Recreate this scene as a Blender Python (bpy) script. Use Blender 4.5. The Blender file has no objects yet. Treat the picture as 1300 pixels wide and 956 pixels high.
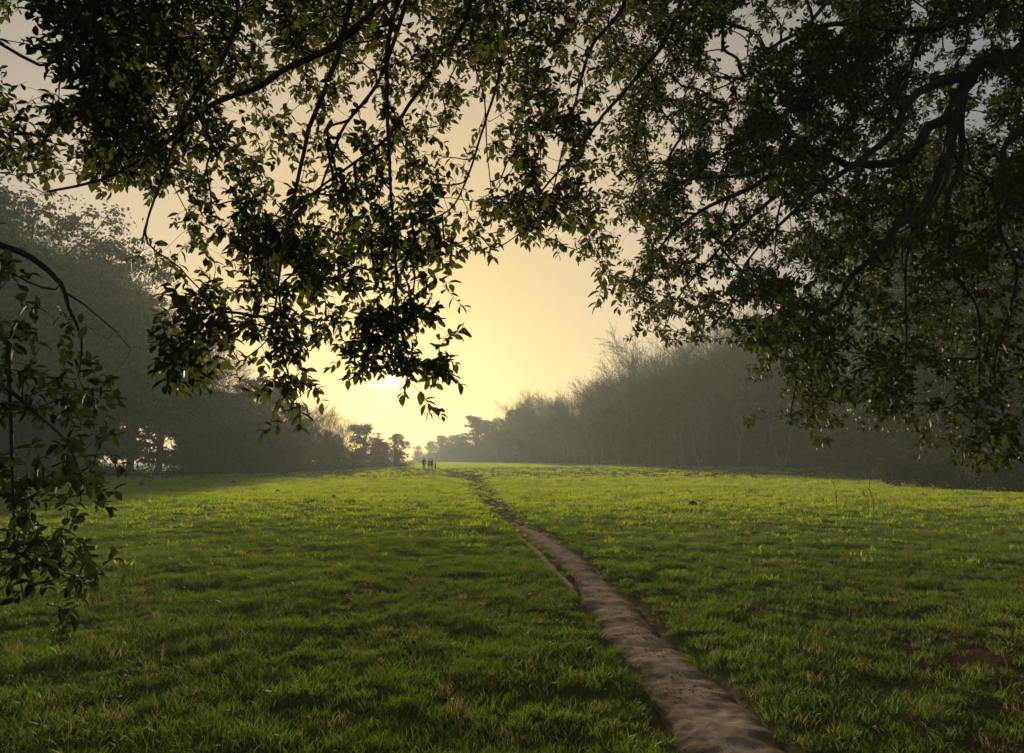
import bpy, bmesh, math, random
import numpy as np
from mathutils import Vector

C = bpy.context.scene.collection
scene = bpy.context.scene
R = math.radians
rng = np.random.default_rng(7)
random.seed(7)

# ------------------------------------------------------------------ camera
F = 867.0                                   # focal length in photo pixels (24 mm)
TILT = math.atan(151 / F)
EYE = np.array([0.0, 0.0, 1.65])
cam_d = bpy.data.cameras.new('camera')
cam = bpy.data.objects.new('camera', cam_d); C.objects.link(cam)
cam.location = EYE
cam.rotation_euler = (math.pi / 2 + TILT, 0, 0)
cam_d.sensor_fit = 'HORIZONTAL'; cam_d.sensor_width = 36; cam_d.lens = F / 1300 * 36
cam_d.shift_y = -45 / 1300
cam_d.clip_start = 0.05; cam_d.clip_end = 4000
scene.camera = cam


def ray(px, py):
    x, y = (px - 650) / F, (433 - py) / F
    return np.array([x, math.cos(TILT) - math.sin(TILT) * y, math.sin(TILT) + math.cos(TILT) * y])


def at(px, py, Y):
    r = ray(px, py)
    return EYE + r * (Y / r[1])


SUN = ray(497, 480); SUN = SUN / np.linalg.norm(SUN)
SUN_EL = math.asin(SUN[2]); SUN_AZ = math.atan2(SUN[0], SUN[1])      # negative: left of +Y

# ------------------------------------------------------------------ world
W = bpy.data.worlds.new('World'); scene.world = W; W.use_nodes = True
nt = W.node_tree; nt.nodes.clear()
N = lambda t, k=nt: k.nodes.new(t)
wo = N('ShaderNodeOutputWorld')
sky = N('ShaderNodeTexSky'); sky.sky_type = 'NISHITA'; sky.sun_disc = False
sky.sun_elevation = SUN_EL; sky.sun_rotation = SUN_AZ
sky.air_density = 1.0; sky.dust_density = 1.0; sky.ozone_density = 1.0
bg1 = N('ShaderNodeBackground'); bg1.inputs[1].default_value = 0.012
nt.links.new(sky.outputs[0], bg1.inputs[0])
# thin cloud veil lit by the low sun: brightness falls off with the angle from the sun
tc = N('ShaderNodeTexCoord')
dt = N('ShaderNodeVectorMath'); dt.operation = 'DOT_PRODUCT'; dt.inputs[1].default_value = tuple(SUN)
nt.links.new(tc.outputs['Generated'], dt.inputs[0])
ac = N('ShaderNodeMath'); ac.operation = 'ARCCOSINE'; nt.links.new(dt.outputs['Value'], ac.inputs[0])
dv = N('ShaderNodeMath'); dv.operation = 'DIVIDE'; dv.inputs[1].default_value = math.pi; nt.links.new(ac.outputs[0], dv.inputs[0])
mp = N('ShaderNodeMapping'); mp.inputs['Scale'].default_value = (2.2, 2.2, 11); mp.inputs['Rotation'].default_value = (0.12, 0.18, 0)
nt.links.new(tc.outputs['Generated'], mp.inputs[0])
nz = N('ShaderNodeTexNoise'); nz.inputs['Scale'].default_value = 1.6; nz.inputs['Detail'].default_value = 6; nz.inputs['Roughness'].default_value = .62
nz.inputs['Distortion'].default_value = .5
nt.links.new(mp.outputs[0], nz.inputs['Vector'])
wob = N('ShaderNodeMath'); wob.operation = 'MULTIPLY_ADD'; wob.inputs[1].default_value = 0.085; wob.inputs[2].default_value = -0.0425
nt.links.new(nz.outputs[0], wob.inputs[0])
ad = N('ShaderNodeMath'); ad.operation = 'ADD'; nt.links.new(dv.outputs[0], ad.inputs[0]); nt.links.new(wob.outputs[0], ad.inputs[1])
rp = N('ShaderNodeValToRGB'); nt.links.new(ad.outputs[0], rp.inputs[0])
SKY = [(0, (1.0, .75, .34)), (1.3, (.62, .46, .18)), (3.2, (.36, .27, .085)), (13, (.335, .235, .092)), (21, (.335, .242, .134)), (30, (.25, .198, .136)),
       (42, (.104, .099, .090)), (60, (.070, .074, .082)), (180, (.075, .08, .088))]
cr = rp.color_ramp
cr.interpolation = 'B_SPLINE'
while len(cr.elements) < len(SKY): cr.elements.new(.5)
for e, (a, c) in zip(cr.elements, SKY):
    e.position = a / 180
for e, (a, c) in zip(cr.elements, SKY):
    e.color = (*c, 1)
bg2 = N('ShaderNodeBackground'); bg2.inputs[1].default_value = 1.0
nt.links.new(rp.outputs[0], bg2.inputs[0])
# the disc of the sun itself
lt = N('ShaderNodeMath'); lt.operation = 'LESS_THAN'; lt.inputs[1].default_value = R(.36) / math.pi
nt.links.new(dv.outputs[0], lt.inputs[0])
ml = N('ShaderNodeMath'); ml.operation = 'MULTIPLY'; ml.inputs[1].default_value = 14; nt.links.new(lt.outputs[0], ml.inputs[0])
bg3 = N('ShaderNodeBackground'); bg3.inputs[0].default_value = (1, .78, .42, 1)
nt.links.new(ml.outputs[0], bg3.inputs[1])
a1 = N('ShaderNodeAddShader'); a2 = N('ShaderNodeAddShader')
nt.links.new(bg1.outputs[0], a1.inputs[0]); nt.links.new(bg2.outputs[0], a1.inputs[1])
nt.links.new(a1.outputs[0], a2.inputs[0]); nt.links.new(bg3.outputs[0], a2.inputs[1])
nt.links.new(a2.outputs[0], wo.inputs[0])

sun_d = bpy.data.lights.new('sun', 'SUN'); sun_d.energy = 5.0; sun_d.angle = R(.6); sun_d.color = (1, .80, .50)
sun_o = bpy.data.objects.new('sun', sun_d); C.objects.link(sun_o)
sun_o.rotation_euler = Vector(SUN).to_track_quat('Z', 'Y').to_euler()
sun_o.location = (0, 0, 60)

scene.view_settings.view_transform = 'Standard'; scene.view_settings.look = 'None'
scene.view_settings.exposure = 1.0; scene.view_settings.gamma = 1; scene.view_settings.use_curve_mapping = False
scene.render.engine = 'CYCLES'
cy = scene.cycles
cy.use_denoising = True
cy.max_bounces = 5; cy.diffuse_bounces = 2; cy.glossy_bounces = 1; cy.transmission_bounces = 3; cy.transparent_max_bounces = 6; cy.volume_bounces = 0
cy.caustics_reflective = False; cy.caustics_refractive = False


# ------------------------------------------------------------------ materials
def mat(name, col, col2=None, rough=.7, spec=.06, trans=0, tcol=None, island=True, nscale=3.0, bump=0, bscale=20, contrast=1.0):
    m = bpy.data.materials.new(name); m.use_nodes = True
    t = m.node_tree; t.nodes.clear(); L = t.links.new
    out = t.nodes.new('ShaderNodeOutputMaterial')
    p = t.nodes.new('ShaderNodeBsdfPrincipled')
    p.inputs['Roughness'].default_value = rough; p.inputs['Specular IOR Level'].default_value = spec
    col2 = col2 or tuple(c * .6 for c in col)
    mix = t.nodes.new('ShaderNodeMix'); mix.data_type = 'RGBA'
    mix.inputs[6].default_value = (*col, 1); mix.inputs[7].default_value = (*col2, 1)
    tcx = t.nodes.new('ShaderNodeTexCoord')
    n = t.nodes.new('ShaderNodeTexNoise'); n.inputs['Scale'].default_value = nscale; n.inputs['Detail'].default_value = 4
    L(tcx.outputs['Object'], n.inputs['Vector'])
    if island:
        g = t.nodes.new('ShaderNodeNewGeometry')
        a = t.nodes.new('ShaderNodeMath'); a.operation = 'MULTIPLY_ADD'; a.inputs[1].default_value = .6
        s = t.nodes.new('ShaderNodeMath'); s.operation = 'MULTIPLY'; s.inputs[1].default_value = .4
        L(n.outputs[0], s.inputs[0]); L(g.outputs['Random Per Island'], a.inputs[0]); L(s.outputs[0], a.inputs[2])
        L(a.outputs[0], mix.inputs[0])
    else:
        r = t.nodes.new('ShaderNodeMapRange'); r.inputs[1].default_value = .5 - .25 / contrast; r.inputs[2].default_value = .5 + .25 / contrast
        L(n.outputs[0], r.inputs[0]); L(r.outputs[0], mix.inputs[0])
    L(mix.outputs[2], p.inputs['Base Color'])
    if bump:
        n2 = t.nodes.new('ShaderNodeTexNoise'); n2.inputs['Scale'].default_value = bscale; n2.inputs['Detail'].default_value = 5
        L(tcx.outputs['Object'], n2.inputs['Vector'])
        b = t.nodes.new('ShaderNodeBump'); b.inputs['Strength'].default_value = bump; b.inputs['Distance'].default_value = .02
        L(n2.outputs[0], b.inputs['Height']); L(b.outputs[0], p.inputs['Normal'])
    if trans:
        tr = t.nodes.new('ShaderNodeBsdfTranslucent')
        if tcol: tr.inputs[0].default_value = (*tcol, 1)
        else: L(mix.outputs[2], tr.inputs[0])
        ms = t.nodes.new('ShaderNodeMixShader'); ms.inputs[0].default_value = trans
        L(p.outputs[0], ms.inputs[1]); L(tr.outputs[0], ms.inputs[2]); L(ms.outputs[0], out.inputs[0])
    else:
        L(p.outputs[0], out.inputs[0])
    return m


M = {
    'oak_leaf': mat('oak_leaf', (.062, .078, .018), (.026, .034, .011), rough=.6, spec=.08, trans=.24, tcol=(.105, .125, .022)),
    'oak_leaf_right': mat('oak_leaf_right', (.065, .082, .018), (.024, .034, .011), rough=.6, spec=.08, trans=.20, tcol=(.09, .115, .02)),
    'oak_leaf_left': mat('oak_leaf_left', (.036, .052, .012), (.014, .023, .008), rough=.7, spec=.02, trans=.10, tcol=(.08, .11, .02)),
    'twig': mat('twig', (.045, .034, .022), (.025, .02, .014), rough=.85, island=False),
    'bark': mat('bark', (.07, .058, .042), (.03, .026, .02), rough=.9, island=False, bump=.9, bscale=14, nscale=6),
    'far_bark': mat('far_bark', (.075, .06, .045), (.04, .034, .026), rough=.95, island=False, nscale=2),
    'far_twig': mat('far_twig', (.072, .066, .05), (.038, .036, .028), rough=.95, spec=.1),
    'far_twig_grey': mat('far_twig_grey', (.15, .135, .10), (.07, .065, .048), rough=.95, spec=.1),
    'far_twig_russet': mat('far_twig_russet', (.16, .11, .065), (.08, .056, .036), rough=.95, spec=.1),
    'pale_bark': mat('pale_bark', (.17, .16, .12), (.07, .065, .045), rough=.95, island=False, nscale=1.2),
    'ivy': mat('ivy', (.035, .045, .018), (.02, .028, .012), rough=.7, trans=.1),
    'evergreen': mat('evergreen', (.075, .095, .035), (.025, .035, .016), rough=.65, trans=.12, nscale=.3),
    'pine': mat('pine', (.075, .095, .042), (.022, .032, .018), rough=.7, trans=.1, nscale=.3),
    'near_green': mat('near_green', (.05, .065, .022), (.02, .03, .012), rough=.6, trans=.18, nscale=.4),
    'bramble': mat('bramble', (.05, .05, .02), (.028, .026, .014), rough=.8, trans=.12),
    'russet': mat('russet', (.12, .06, .025), (.06, .045, .02), rough=.85, trans=.15),
    'dead': mat('dead', (.07, .05, .03), (.045, .03, .02), rough=.95, island=False),
    'litter': mat('litter', (.13, .075, .04), (.06, .035, .02), rough=.85, trans=.1),
    'daisy': mat('daisy', (.75, .73, .65), (.65, .62, .5), rough=.7),
    'skin': mat('skin', (.45, .28, .2), (.4, .24, .17), rough=.6, island=False),
    'coat_dark': mat('coat_dark', (.02, .02, .025), rough=.9, island=False),
    'coat_brown': mat('coat_brown', (.07, .04, .025), rough=.9, island=False),
    'coat_grey': mat('coat_grey', (.09, .09, .10), rough=.9, island=False),
    'jeans': mat('jeans', (.03, .035, .055), rough=.9, island=False),
    'hair': mat('hair', (.03, .02, .012), rough=.7, island=False),
}


# ------------------------------------------------------------------ numpy noise
def vnoise(x, y, seed=0):
    xi = np.floor(x).astype(np.int64); yi = np.floor(y).astype(np.int64)
    fx = x - xi; fy = y - yi
    fx = fx * fx * (3 - 2 * fx); fy = fy * fy * (3 - 2 * fy)

    def hsh(a, b):
        n = (a * 374761393 + b * 668265263 + seed * 1442695041) & 0xffffffff
        n = ((n ^ (n >> 13)) * 1274126177) & 0xffffffff
        return ((n ^ (n >> 16)) & 0xffff) / 65535.0
    a = hsh(xi, yi); b = hsh(xi + 1, yi); c = hsh(xi, yi + 1); d = hsh(xi + 1, yi + 1)
    return (a * (1 - fx) + b * fx) * (1 - fy) + (c * (1 - fx) + d * fx) * fy


def fbm(x, y, o=4, seed=0):
    s = 0; a = 1; t = 0
    for i in range(o):
        s = s + a * vnoise(x * 2 ** i + 17.3 * i, y * 2 ** i - 9.1 * i, seed + i); t += a; a *= .5
    return s / t


def sstep(a, b, x):
    t = np.clip((x - a) / (b - a), 0, 1)
    return t * t * (3 - 2 * t)


# ------------------------------------------------------------------ terrain
EDGE_Y = [20, 45, 62, 78, 92, 100, 112, 120, 135, 150, 170, 200, 235, 280, 330, 500]
EDGE_X = [24, 30, 36, 42, 44, 40, 32, 27.7, 23, 19, 13.7, 7, -2.7, -16, -34, -90]


def x_edge(y):
    return np.interp(y, EDGE_Y, EDGE_X)


def base_h(x, y):
    right = sstep(5, 40, y) * sstep(-30, 25, x + (y - 60) * .12)
    h = .55 * sstep(40, 110, y) * right
    h = h + 8.0 * sstep(2, 46, x - x_edge(y))
    h = h + .22 * (fbm(x / 14, y / 14, 3, 5) - .5) * sstep(3, 14, y)
    h = h - 3 * sstep(0, 60, -x - 52 + .0 * y) * sstep(70, 110, y)
    return h


def tuss(x, y):
    """hummocky tussocks of the rough meadow, in metres"""
    near = 1 / (1 + (np.abs(y) / 60) ** 2)
    n = fbm(x / .38, y / .34, 3, 11)
    m = fbm(x / 1.9, y / 1.7, 3, 23)
    return near * (.075 * (n - .5) + .06 * (m - .5))


# path outline in photo pixels: (y, left x, right x)
PATH = [(1010, 905, 1090), (956, 870, 1010), (866, 822, 925), (800, 770, 842), (762, 742, 806), (731, 728, 770), (701, 700, 733), (678, 668, 702), (660, 640, 668),
        (645, 618, 650), (632, 602, 641), (620, 592, 634), (610, 586, 626), (603, 574, 606), (598, 556, 578), (594, 545, 556)]
SIDE = [(752, 724, 742), (731, 708, 722), (715, 692, 704), (701, 680, 692), (690, 668, 678), (680, 657, 664), (672, 652, 658)]


def ground_at(px, py):
    r = ray(px, py)
    t = -EYE[2] / min(r[2], -.002)
    for _ in range(6):
        p = EYE + r * t
        t = (float(base_h(p[0], p[1])) - EYE[2]) / min(r[2], -.002)
    p = EYE + r * t
    return p


def world_strip(rows):
    a = []
    for (y, l, r_) in rows:
        p, q = ground_at(l, y), ground_at(r_, y)
        a.append(((p + q) / 2, (q - p)[0] / 2))
    return np.array([[c[0], c[1], w] for c, w in a])


PW = world_strip(PATH)
SW = world_strip(SIDE)


def strip_dist(x, y, S):
    """signed distance to the strip's border in units of its half width (<1 inside)"""
    o = np.argsort(S[:, 1]); s = S[o]
    cx = np.interp(y, s[:, 1], s[:, 0]); w = np.interp(y, s[:, 1], s[:, 2])
    d = np.abs(x - cx) / np.maximum(w, .05)
    out = (y < s[0, 1] - .2) | (y > s[-1, 1] + .2)
    return np.where(out, 99, d)


def path_mask(x, y):
    wob = 1 + .5 * (fbm(x / .35, y / .5, 3, 41) - .5)
    a = strip_dist(x, y, PW) / wob
    b = strip_dist(x, y, SW) / wob
    return np.minimum(a, b)


def path_h(x, y):
    d = path_mask(x, y)
    return -.05 * (1 - sstep(.5, 1.5, d))


def H(x, y):
    x = np.asarray(x, float); y = np.asarray(y, float)
    d = path_mask(x, y)
    near = 1 - sstep(17, 24, y)
    return base_h(x, y) + tuss(x, y) * sstep(.8, 2.0, d) - (.03 + .06 * near) * (1 - sstep(1.0, 1.5, d))


def path_top(x, y, d):
    """height of the trodden earth of the footpath"""
    return (base_h(x, y) - .035 - .05 * sstep(14, 21, y) - .06 * np.clip(d, 0, 1.3) ** 4 * .6
            + .022 * (fbm(x / .10, y / .12, 3, 61) - .5) + .035 * (fbm(x / .30, y / .36, 2, 67) - .5))


def make_mesh(name, V, quads=None, tris=None, smooth=False):
    me = bpy.data.meshes.new(name)
    V = np.asarray(V, np.float32)
    q = np.asarray(quads, np.int32).reshape(-1, 4) if quads is not None and len(quads) else np.zeros((0, 4), np.int32)
    t = np.asarray(tris, np.int32).reshape(-1, 3) if tris is not None and len(tris) else np.zeros((0, 3), np.int32)
    me.vertices.add(len(V)); me.vertices.foreach_set('co', V.ravel())
    nl = q.size + t.size
    me.loops.add(nl); me.loops.foreach_set('vertex_index', np.concatenate([q.ravel(), t.ravel()]))
    me.polygons.add(len(q) + len(t))
    st = np.concatenate([np.arange(len(q)) * 4, q.size + np.arange(len(t)) * 3]).astype(np.int32)
    me.polygons.foreach_set('loop_start', st)
    me.update(calc_edges=True)
    if smooth:
        me.polygons.foreach_set('use_smooth', np.ones(len(q) + len(t), bool))
    return me


class MB:
    def __init__(s): s.V = []; s.Q = []; s.T = []; s.n = 0

    def add(s, V, Q=None, T=None):
        V = np.asarray(V, float).reshape(-1, 3)
        if Q is not None and len(Q): s.Q.append(np.asarray(Q).reshape(-1, 4) + s.n)
        if T is not None and len(T): s.T.append(np.asarray(T).reshape(-1, 3) + s.n)
        s.V.append(V); s.n += len(V)

    def mesh(s, name, m, smooth=False):
        V = np.concatenate(s.V) if s.V else np.zeros((0, 3))
        me = make_mesh(name, V, np.concatenate(s.Q) if s.Q else None, np.concatenate(s.T) if s.T else None, smooth)
        me.materials.append(m)
        return me


def link(name, data, parent=None, loc=None):
    o = bpy.data.objects.new(name, data); C.objects.link(o)
    if parent: o.parent = parent
    if loc is not None: o.location = loc
    return o


def tag(o, label=None, cat=None, group=None, kind=None):
    for k, v in (('label', label), ('category', cat), ('group', group), ('kind', kind)):
        if v: o[k] = v
    return o


def set_attr(me, name, arr):
    a = me.attributes.new(name, 'FLOAT', 'POINT'); a.data.foreach_set('value', np.asarray(arr, np.float32))


def geom(a, b, d0, g):
    out = [a]; d = d0
    while out[-1] < b:
        out.append(out[-1] + d); d *= g
    return out


def make_ground():
    ys = list(np.arange(-40, 3, 1.5)) + geom(3, 950, .07, 1.0125)
    xr = geom(0.05, 520, .09, 1.02)
    xs = [-v for v in reversed(xr)] + xr
    X, Y = np.meshgrid(np.array(xs), np.array(ys))
    Z = H(X, Y)
    nx, ny = len(xs), len(ys)
    i = np.arange(ny - 1)[:, None] * nx + np.arange(nx - 1)[None, :]
    Q = np.stack([i, i + 1, i + nx + 1, i + nx], -1).reshape(-1, 4)
    V = np.stack([X, Y, Z], -1).reshape(-1, 3)
    me = make_mesh('ground', V, Q, smooth=True)
    d = path_mask(V[:, 0], V[:, 1])
    w = np.interp(V[:, 1], [3, 20, 50, 100], [1.5, 1.9, 3.0, 2.5])
    set_attr(me, 'trod', 1 - sstep(.8, w, d))
    x, y = V[:, 0], V[:, 1]
    lit = sstep(1.0, 4.5, x) * (1 - sstep(5.0, 10.5, y)) * sstep(.35, .6, fbm(x / .9, y / .9, 3, 77) + .18)
    wood = sstep(-1, 4, x - x_edge(y)) * sstep(20, 30, y)
    set_attr(me, 'litter', np.clip(lit + wood, 0, 1))
    m = bpy.data.materials.new('meadow'); m.use_nodes = True
    t = m.node_tree; L = t.links.new; p = t.nodes['Principled BSDF']
    p.inputs['Roughness'].default_value = 1; p.inputs['Specular IOR Level'].default_value = 0
    tcx = t.nodes.new('ShaderNodeTexCoord')

    def noise(sc, det=5, st=(1, 1, 1)):
        mpn = t.nodes.new('ShaderNodeMapping'); mpn.inputs['Scale'].default_value = st
        L(tcx.outputs['Object'], mpn.inputs[0])
        n = t.nodes.new('ShaderNodeTexNoise'); n.inputs['Scale'].default_value = sc; n.inputs['Detail'].default_value = det; n.inputs['Roughness'].default_value = .65
        L(mpn.outputs[0], n.inputs['Vector']); return n.outputs[0]

    def rng_(v, a, b):
        r = t.nodes.new('ShaderNodeMapRange'); r.inputs[1].default_value = a; r.inputs[2].default_value = b; L(v, r.inputs[0]); return r.outputs[0]

    def mixc(f, a, b):
        x_ = t.nodes.new('ShaderNodeMix'); x_.data_type = 'RGBA'
        L(f, x_.inputs[0])
        for k, v in ((6, a), (7, b)):
            if isinstance(v, tuple): x_.inputs[k].default_value = (*v, 1)
            else: L(v, x_.inputs[k])
        return x_.outputs[2]

    def att(nm):
        a = t.nodes.new('ShaderNodeAttribute'); a.attribute_name = nm; return a.outputs['Fac']
    c = mixc(rng_(noise(.35), .35, .65), (.045, .06, .014), (.03, .042, .011))
    c = mixc(rng_(noise(1.7, 6), .5, .68), c, (.055, .055, .018))
    c = mixc(rng_(noise(.9, 7, (1, 2.2, 1)), .52, .66), c, (.025, .032, .01))
    c = mixc(rng_(noise(6, 6), .55, .75), c, (.03, .032, .012))
    soil = mixc(rng_(noise(3, 6), .35, .65), (.10, .076, .048), (.055, .045, .024))
    brk = t.nodes.new('ShaderNodeMath'); brk.operation = 'MULTIPLY'; L(att('trod'), brk.inputs[0])
    sc2 = t.nodes.new('ShaderNodeMath'); sc2.operation = 'MULTIPLY_ADD'; sc2.inputs[1].default_value = 1.0; sc2.inputs[2].default_value = .45
    L(noise(2.5, 5), sc2.inputs[0]); L(sc2.outputs[0], brk.inputs[1])
    c = mixc(brk.outputs[0], c, soil)
    lt2 = mixc(rng_(noise(9, 6), .4, .6), (.10, .058, .032), (.045, .032, .018))
    c = mixc(att('litter'), c, lt2)
    L(c, p.inputs['Base Color'])
    b = t.nodes.new('ShaderNodeBump'); b.inputs['Strength'].default_value = .6; b.inputs['Distance'].default_value = .03
    L(noise(14, 8), b.inputs['Height']); L(b.outputs[0], p.inputs['Normal'])
    me.materials.append(m)
    o = link('ground', me); tag(o, 'rough green meadow of short tussocky grass running back between the woods', 'meadow', kind='structure')


def make_path():
    m = bpy.data.materials.new('earth'); m.use_nodes = True
    t = m.node_tree; L = t.links.new; p = t.nodes['Principled BSDF']; p.inputs['Roughness'].default_value = 1; p.inputs['Specular IOR Level'].default_value = 0
    tcx = t.nodes.new('ShaderNodeTexCoord')
    outs = []
    for sc, det in ((1.4, 6), (9, 8), (28, 8)):
        n = t.nodes.new('ShaderNodeTexNoise'); n.inputs['Scale'].default_value = sc; n.inputs['Detail'].default_value = det; n.inputs['Roughness'].default_value = .7
        L(tcx.outputs['Object'], n.inputs['Vector']); outs.append(n.outputs[0])
    r1 = t.nodes.new('ShaderNodeValToRGB'); cr = r1.color_ramp
    cr.elements[0].position = .38; cr.elements[0].color = (.14, .112, .085, 1); cr.elements[1].position = .62; cr.elements[1].color = (.34, .28, .225, 1)
    a = t.nodes.new('ShaderNodeMath'); a.operation = 'MULTIPLY_ADD'; a.inputs[1].default_value = .5
    s = t.nodes.new('ShaderNodeMath'); s.operation = 'MULTIPLY'; s.inputs[1].default_value = .5
    L(outs[0], s.inputs[0]); L(outs[1], a.inputs[0]); L(s.outputs[0], a.inputs[2]); L(a.outputs[0], r1.inputs[0])
    # the middle is worn paler, the margins keep darker soil
    at_ = t.nodes.new('ShaderNodeAttribute'); at_.attribute_name = 'worn'
    wm = t.nodes.new('ShaderNodeMath'); wm.operation = 'MULTIPLY_ADD'; wm.inputs[1].default_value = 1.7; L(at_.outputs['Fac'], wm.inputs[0])
    ws = t.nodes.new('ShaderNodeMath'); ws.operation = 'MULTIPLY_ADD'; ws.inputs[1].default_value = 2.2; ws.inputs[2].default_value = -1.25; L(outs[1], ws.inputs[0]); L(ws.outputs[0], wm.inputs[2]); wm.use_clamp = True
    mx = t.nodes.new('ShaderNodeMix'); mx.data_type = 'RGBA'; mx.inputs[6].default_value = (.11, .085, .058, 1); L(wm.outputs[0], mx.inputs[0]); L(r1.outputs[0], mx.inputs[7])
    L(mx.outputs[2], p.inputs['Base Color'])
    v = t.nodes.new('ShaderNodeTexVoronoi'); v.inputs['Scale'].default_value = 7; L(tcx.outputs['Object'], v.inputs['Vector'])
    a2_ = t.nodes.new('ShaderNodeMath'); a2_.operation = 'MULTIPLY_ADD'; a2_.inputs[1].default_value = .35; L(v.outputs[0], a2_.inputs[0]); L(outs[1], a2_.inputs[2])
    b = t.nodes.new('ShaderNodeBump'); b.inputs['Strength'].default_value = .6; b.inputs['Distance'].default_value = .025
    L(a2_.outputs[0], b.inputs['Height']); L(b.outputs[0], p.inputs['Normal'])
    for S, nm, lab in ((PW, 'path', 'worn bare earth footpath running diagonally away across the meadow'), (SW, 'path', 'narrow side track of bare earth left of the main path')):
        o_ = np.argsort(S[:, 1]); s_ = S[o_] * np.array([1, 1, 1.12])
        y0, y1 = s_[0, 1], (min(s_[-1, 1], 21))
        ys = geom(y0, y1, .025, 1.008)
        mb = MB(); K = 31; Vs = []
        for y in ys:
            cx = np.interp(y, s_[:, 1], s_[:, 0]); w = np.interp(y, s_[:, 1], s_[:, 2]) * (1 - sstep(13, 21, y) * .85)
            u = np.linspace(-1, 1, K)
            wl = w * (1 + .5 * (float(fbm(np.array(y * 1.6), np.array(3.), 4, 3)) - .5)); wr = w * (1 + .5 * (float(fbm(np.array(y * 1.6), np.array(31.), 4, 9)) - .5))
            if S is SW:
                e = min((y - y0), (y1 - y)) / .5; e = max(.05, min(1, e)); wl *= e; wr *= e
            xx = cx + np.where(u < 0, u * wl, u * wr)
            zz = path_top(xx, np.full(K, y), np.abs(u) * 1.08)
            Vs.append(np.stack([xx, np.full(K, y), zz], -1))
        n = len(ys); V = np.concatenate(Vs)
        i = np.arange(n - 1)[:, None] * K + np.arange(K - 1)[None, :]
        Q = np.stack([i, i + 1, i + K + 1, i + K], -1).reshape(-1, 4)
        me = make_mesh(nm, V, Q, smooth=True); me.materials.append(m)
        set_attr(me, 'worn', np.tile(1 - np.abs(np.linspace(-1, 1, K)), n))
        tag(link(nm, me), lab, 'footpath', kind='structure')


make_ground(); make_path()

# haze: one even volume around everything
hz = bpy.data.materials.new('haze'); hz.use_nodes = True; t = hz.node_tree; t.nodes.clear()
ho = t.nodes.new('ShaderNodeOutputMaterial'); hv = t.nodes.new('ShaderNodeVolumePrincipled')
hv.inputs['Color'].default_value = (.66, .77, .78, 1); hv.inputs['Density'].default_value = .0011; hv.inputs['Anisotropy'].default_value = .22
t.links.new(hv.outputs[0], ho.inputs['Volume'])
bm = bmesh.new(); bmesh.ops.create_cube(bm, size=1)
me = bpy.data.meshes.new('haze'); bm.to_mesh(me); bm.free(); me.materials.append(hz)
ho_ = link('haze', me, loc=(0, 455, 15.5)); ho_.scale = (1060, 1000, 41)
tag(ho_, 'pale morning mist lying over the meadow and woods', 'haze', kind='stuff')


# ------------------------------------------------------------------ geometry helpers
def tubes(lst, nside):
    """lst of (pts (k,3), radii (k,)); returns a list of (V, Q)"""
    out = []
    by = {}
    for p, r in lst: by.setdefault(len(p), []).append((p, r))
    for k, L_ in by.items():
        P = np.array([a for a, _ in L_], float); Rr = np.array([b for _, b in L_], float)
        n = len(P)
        T = np.gradient(P, axis=1); T /= np.linalg.norm(T, axis=2, keepdims=True) + 1e-9
        mean = T.mean(1)
        ref = np.zeros((n, 3)); ref[np.arange(n), np.argmin(np.abs(mean), axis=1)] = 1
        U = np.cross(T, ref[:, None, :]); U /= np.linalg.norm(U, axis=2, keepdims=True) + 1e-9
        Wv = np.cross(T, U)
        a = np.arange(nside) * 2 * math.pi / nside
        V = P[:, :, None, :] + Rr[:, :, None, None] * (np.cos(a)[None, None, :, None] * U[:, :, None, :] + np.sin(a)[None, None, :, None] * Wv[:, :, None, :])
        V = V.reshape(-1, 3)
        b = (np.arange(n) * k * nside)[:, None, None] + (np.arange(k - 1) * nside)[None, :, None]
        j = np.arange(nside)[None, None, :]; j2 = (j + 1) % nside
        Q = np.stack([b + j, b + j2, b + nside + j2, b + nside + j], -1).reshape(-1, 4)
        out.append((V, Q))
    return out


def add_tubes(mb, lst, nside):
    for V, Q in tubes(lst, nside): mb.add(V, Q)


def unit(v): return v / (np.linalg.norm(v, axis=-1, keepdims=True) + 1e-9)


LEAF = np.array([[0, 0, 0], [.22, .36, .07], [.5, .5, .10], [.8, .30, .05], [1, 0, -.02], [.8, -.30, .05], [.5, -.5, .10], [.22, -.36, .07], [.5, 0, 0]])
LEAFQ = np.array([[0, 8, 2, 1], [8, 4, 3, 2], [0, 7, 6, 8], [8, 6, 5, 4]])


def leaves(mb, base, d, nrm, length, wr=.52, curl=.18):
    """a folded pointed leaf blade for every row"""
    n = len(base)
    d = unit(d); side = unit(np.cross(nrm, d)); nn = np.cross(d, side)
    T = LEAF[None] * np.ones((n, 1, 1))
    T[:, :, 2] -= curl * (rng.random((n, 1)) * 1.6) * T[:, :, 0] ** 2
    w = (wr * (.8 + .4 * rng.random(n)) * length)[:, None]
    V = base[:, None, :] + (T[:, :, 0] * length[:, None])[..., None] * d[:, None] + (T[:, :, 1] * w)[..., None] * side[:, None] + (T[:, :, 2] * length[:, None])[..., None] * nn[:, None]
    Q = (LEAFQ[None] + (np.arange(n) * 9)[:, None, None]).reshape(-1, 4)
    mb.add(V.reshape(-1, 3), Q)


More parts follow.
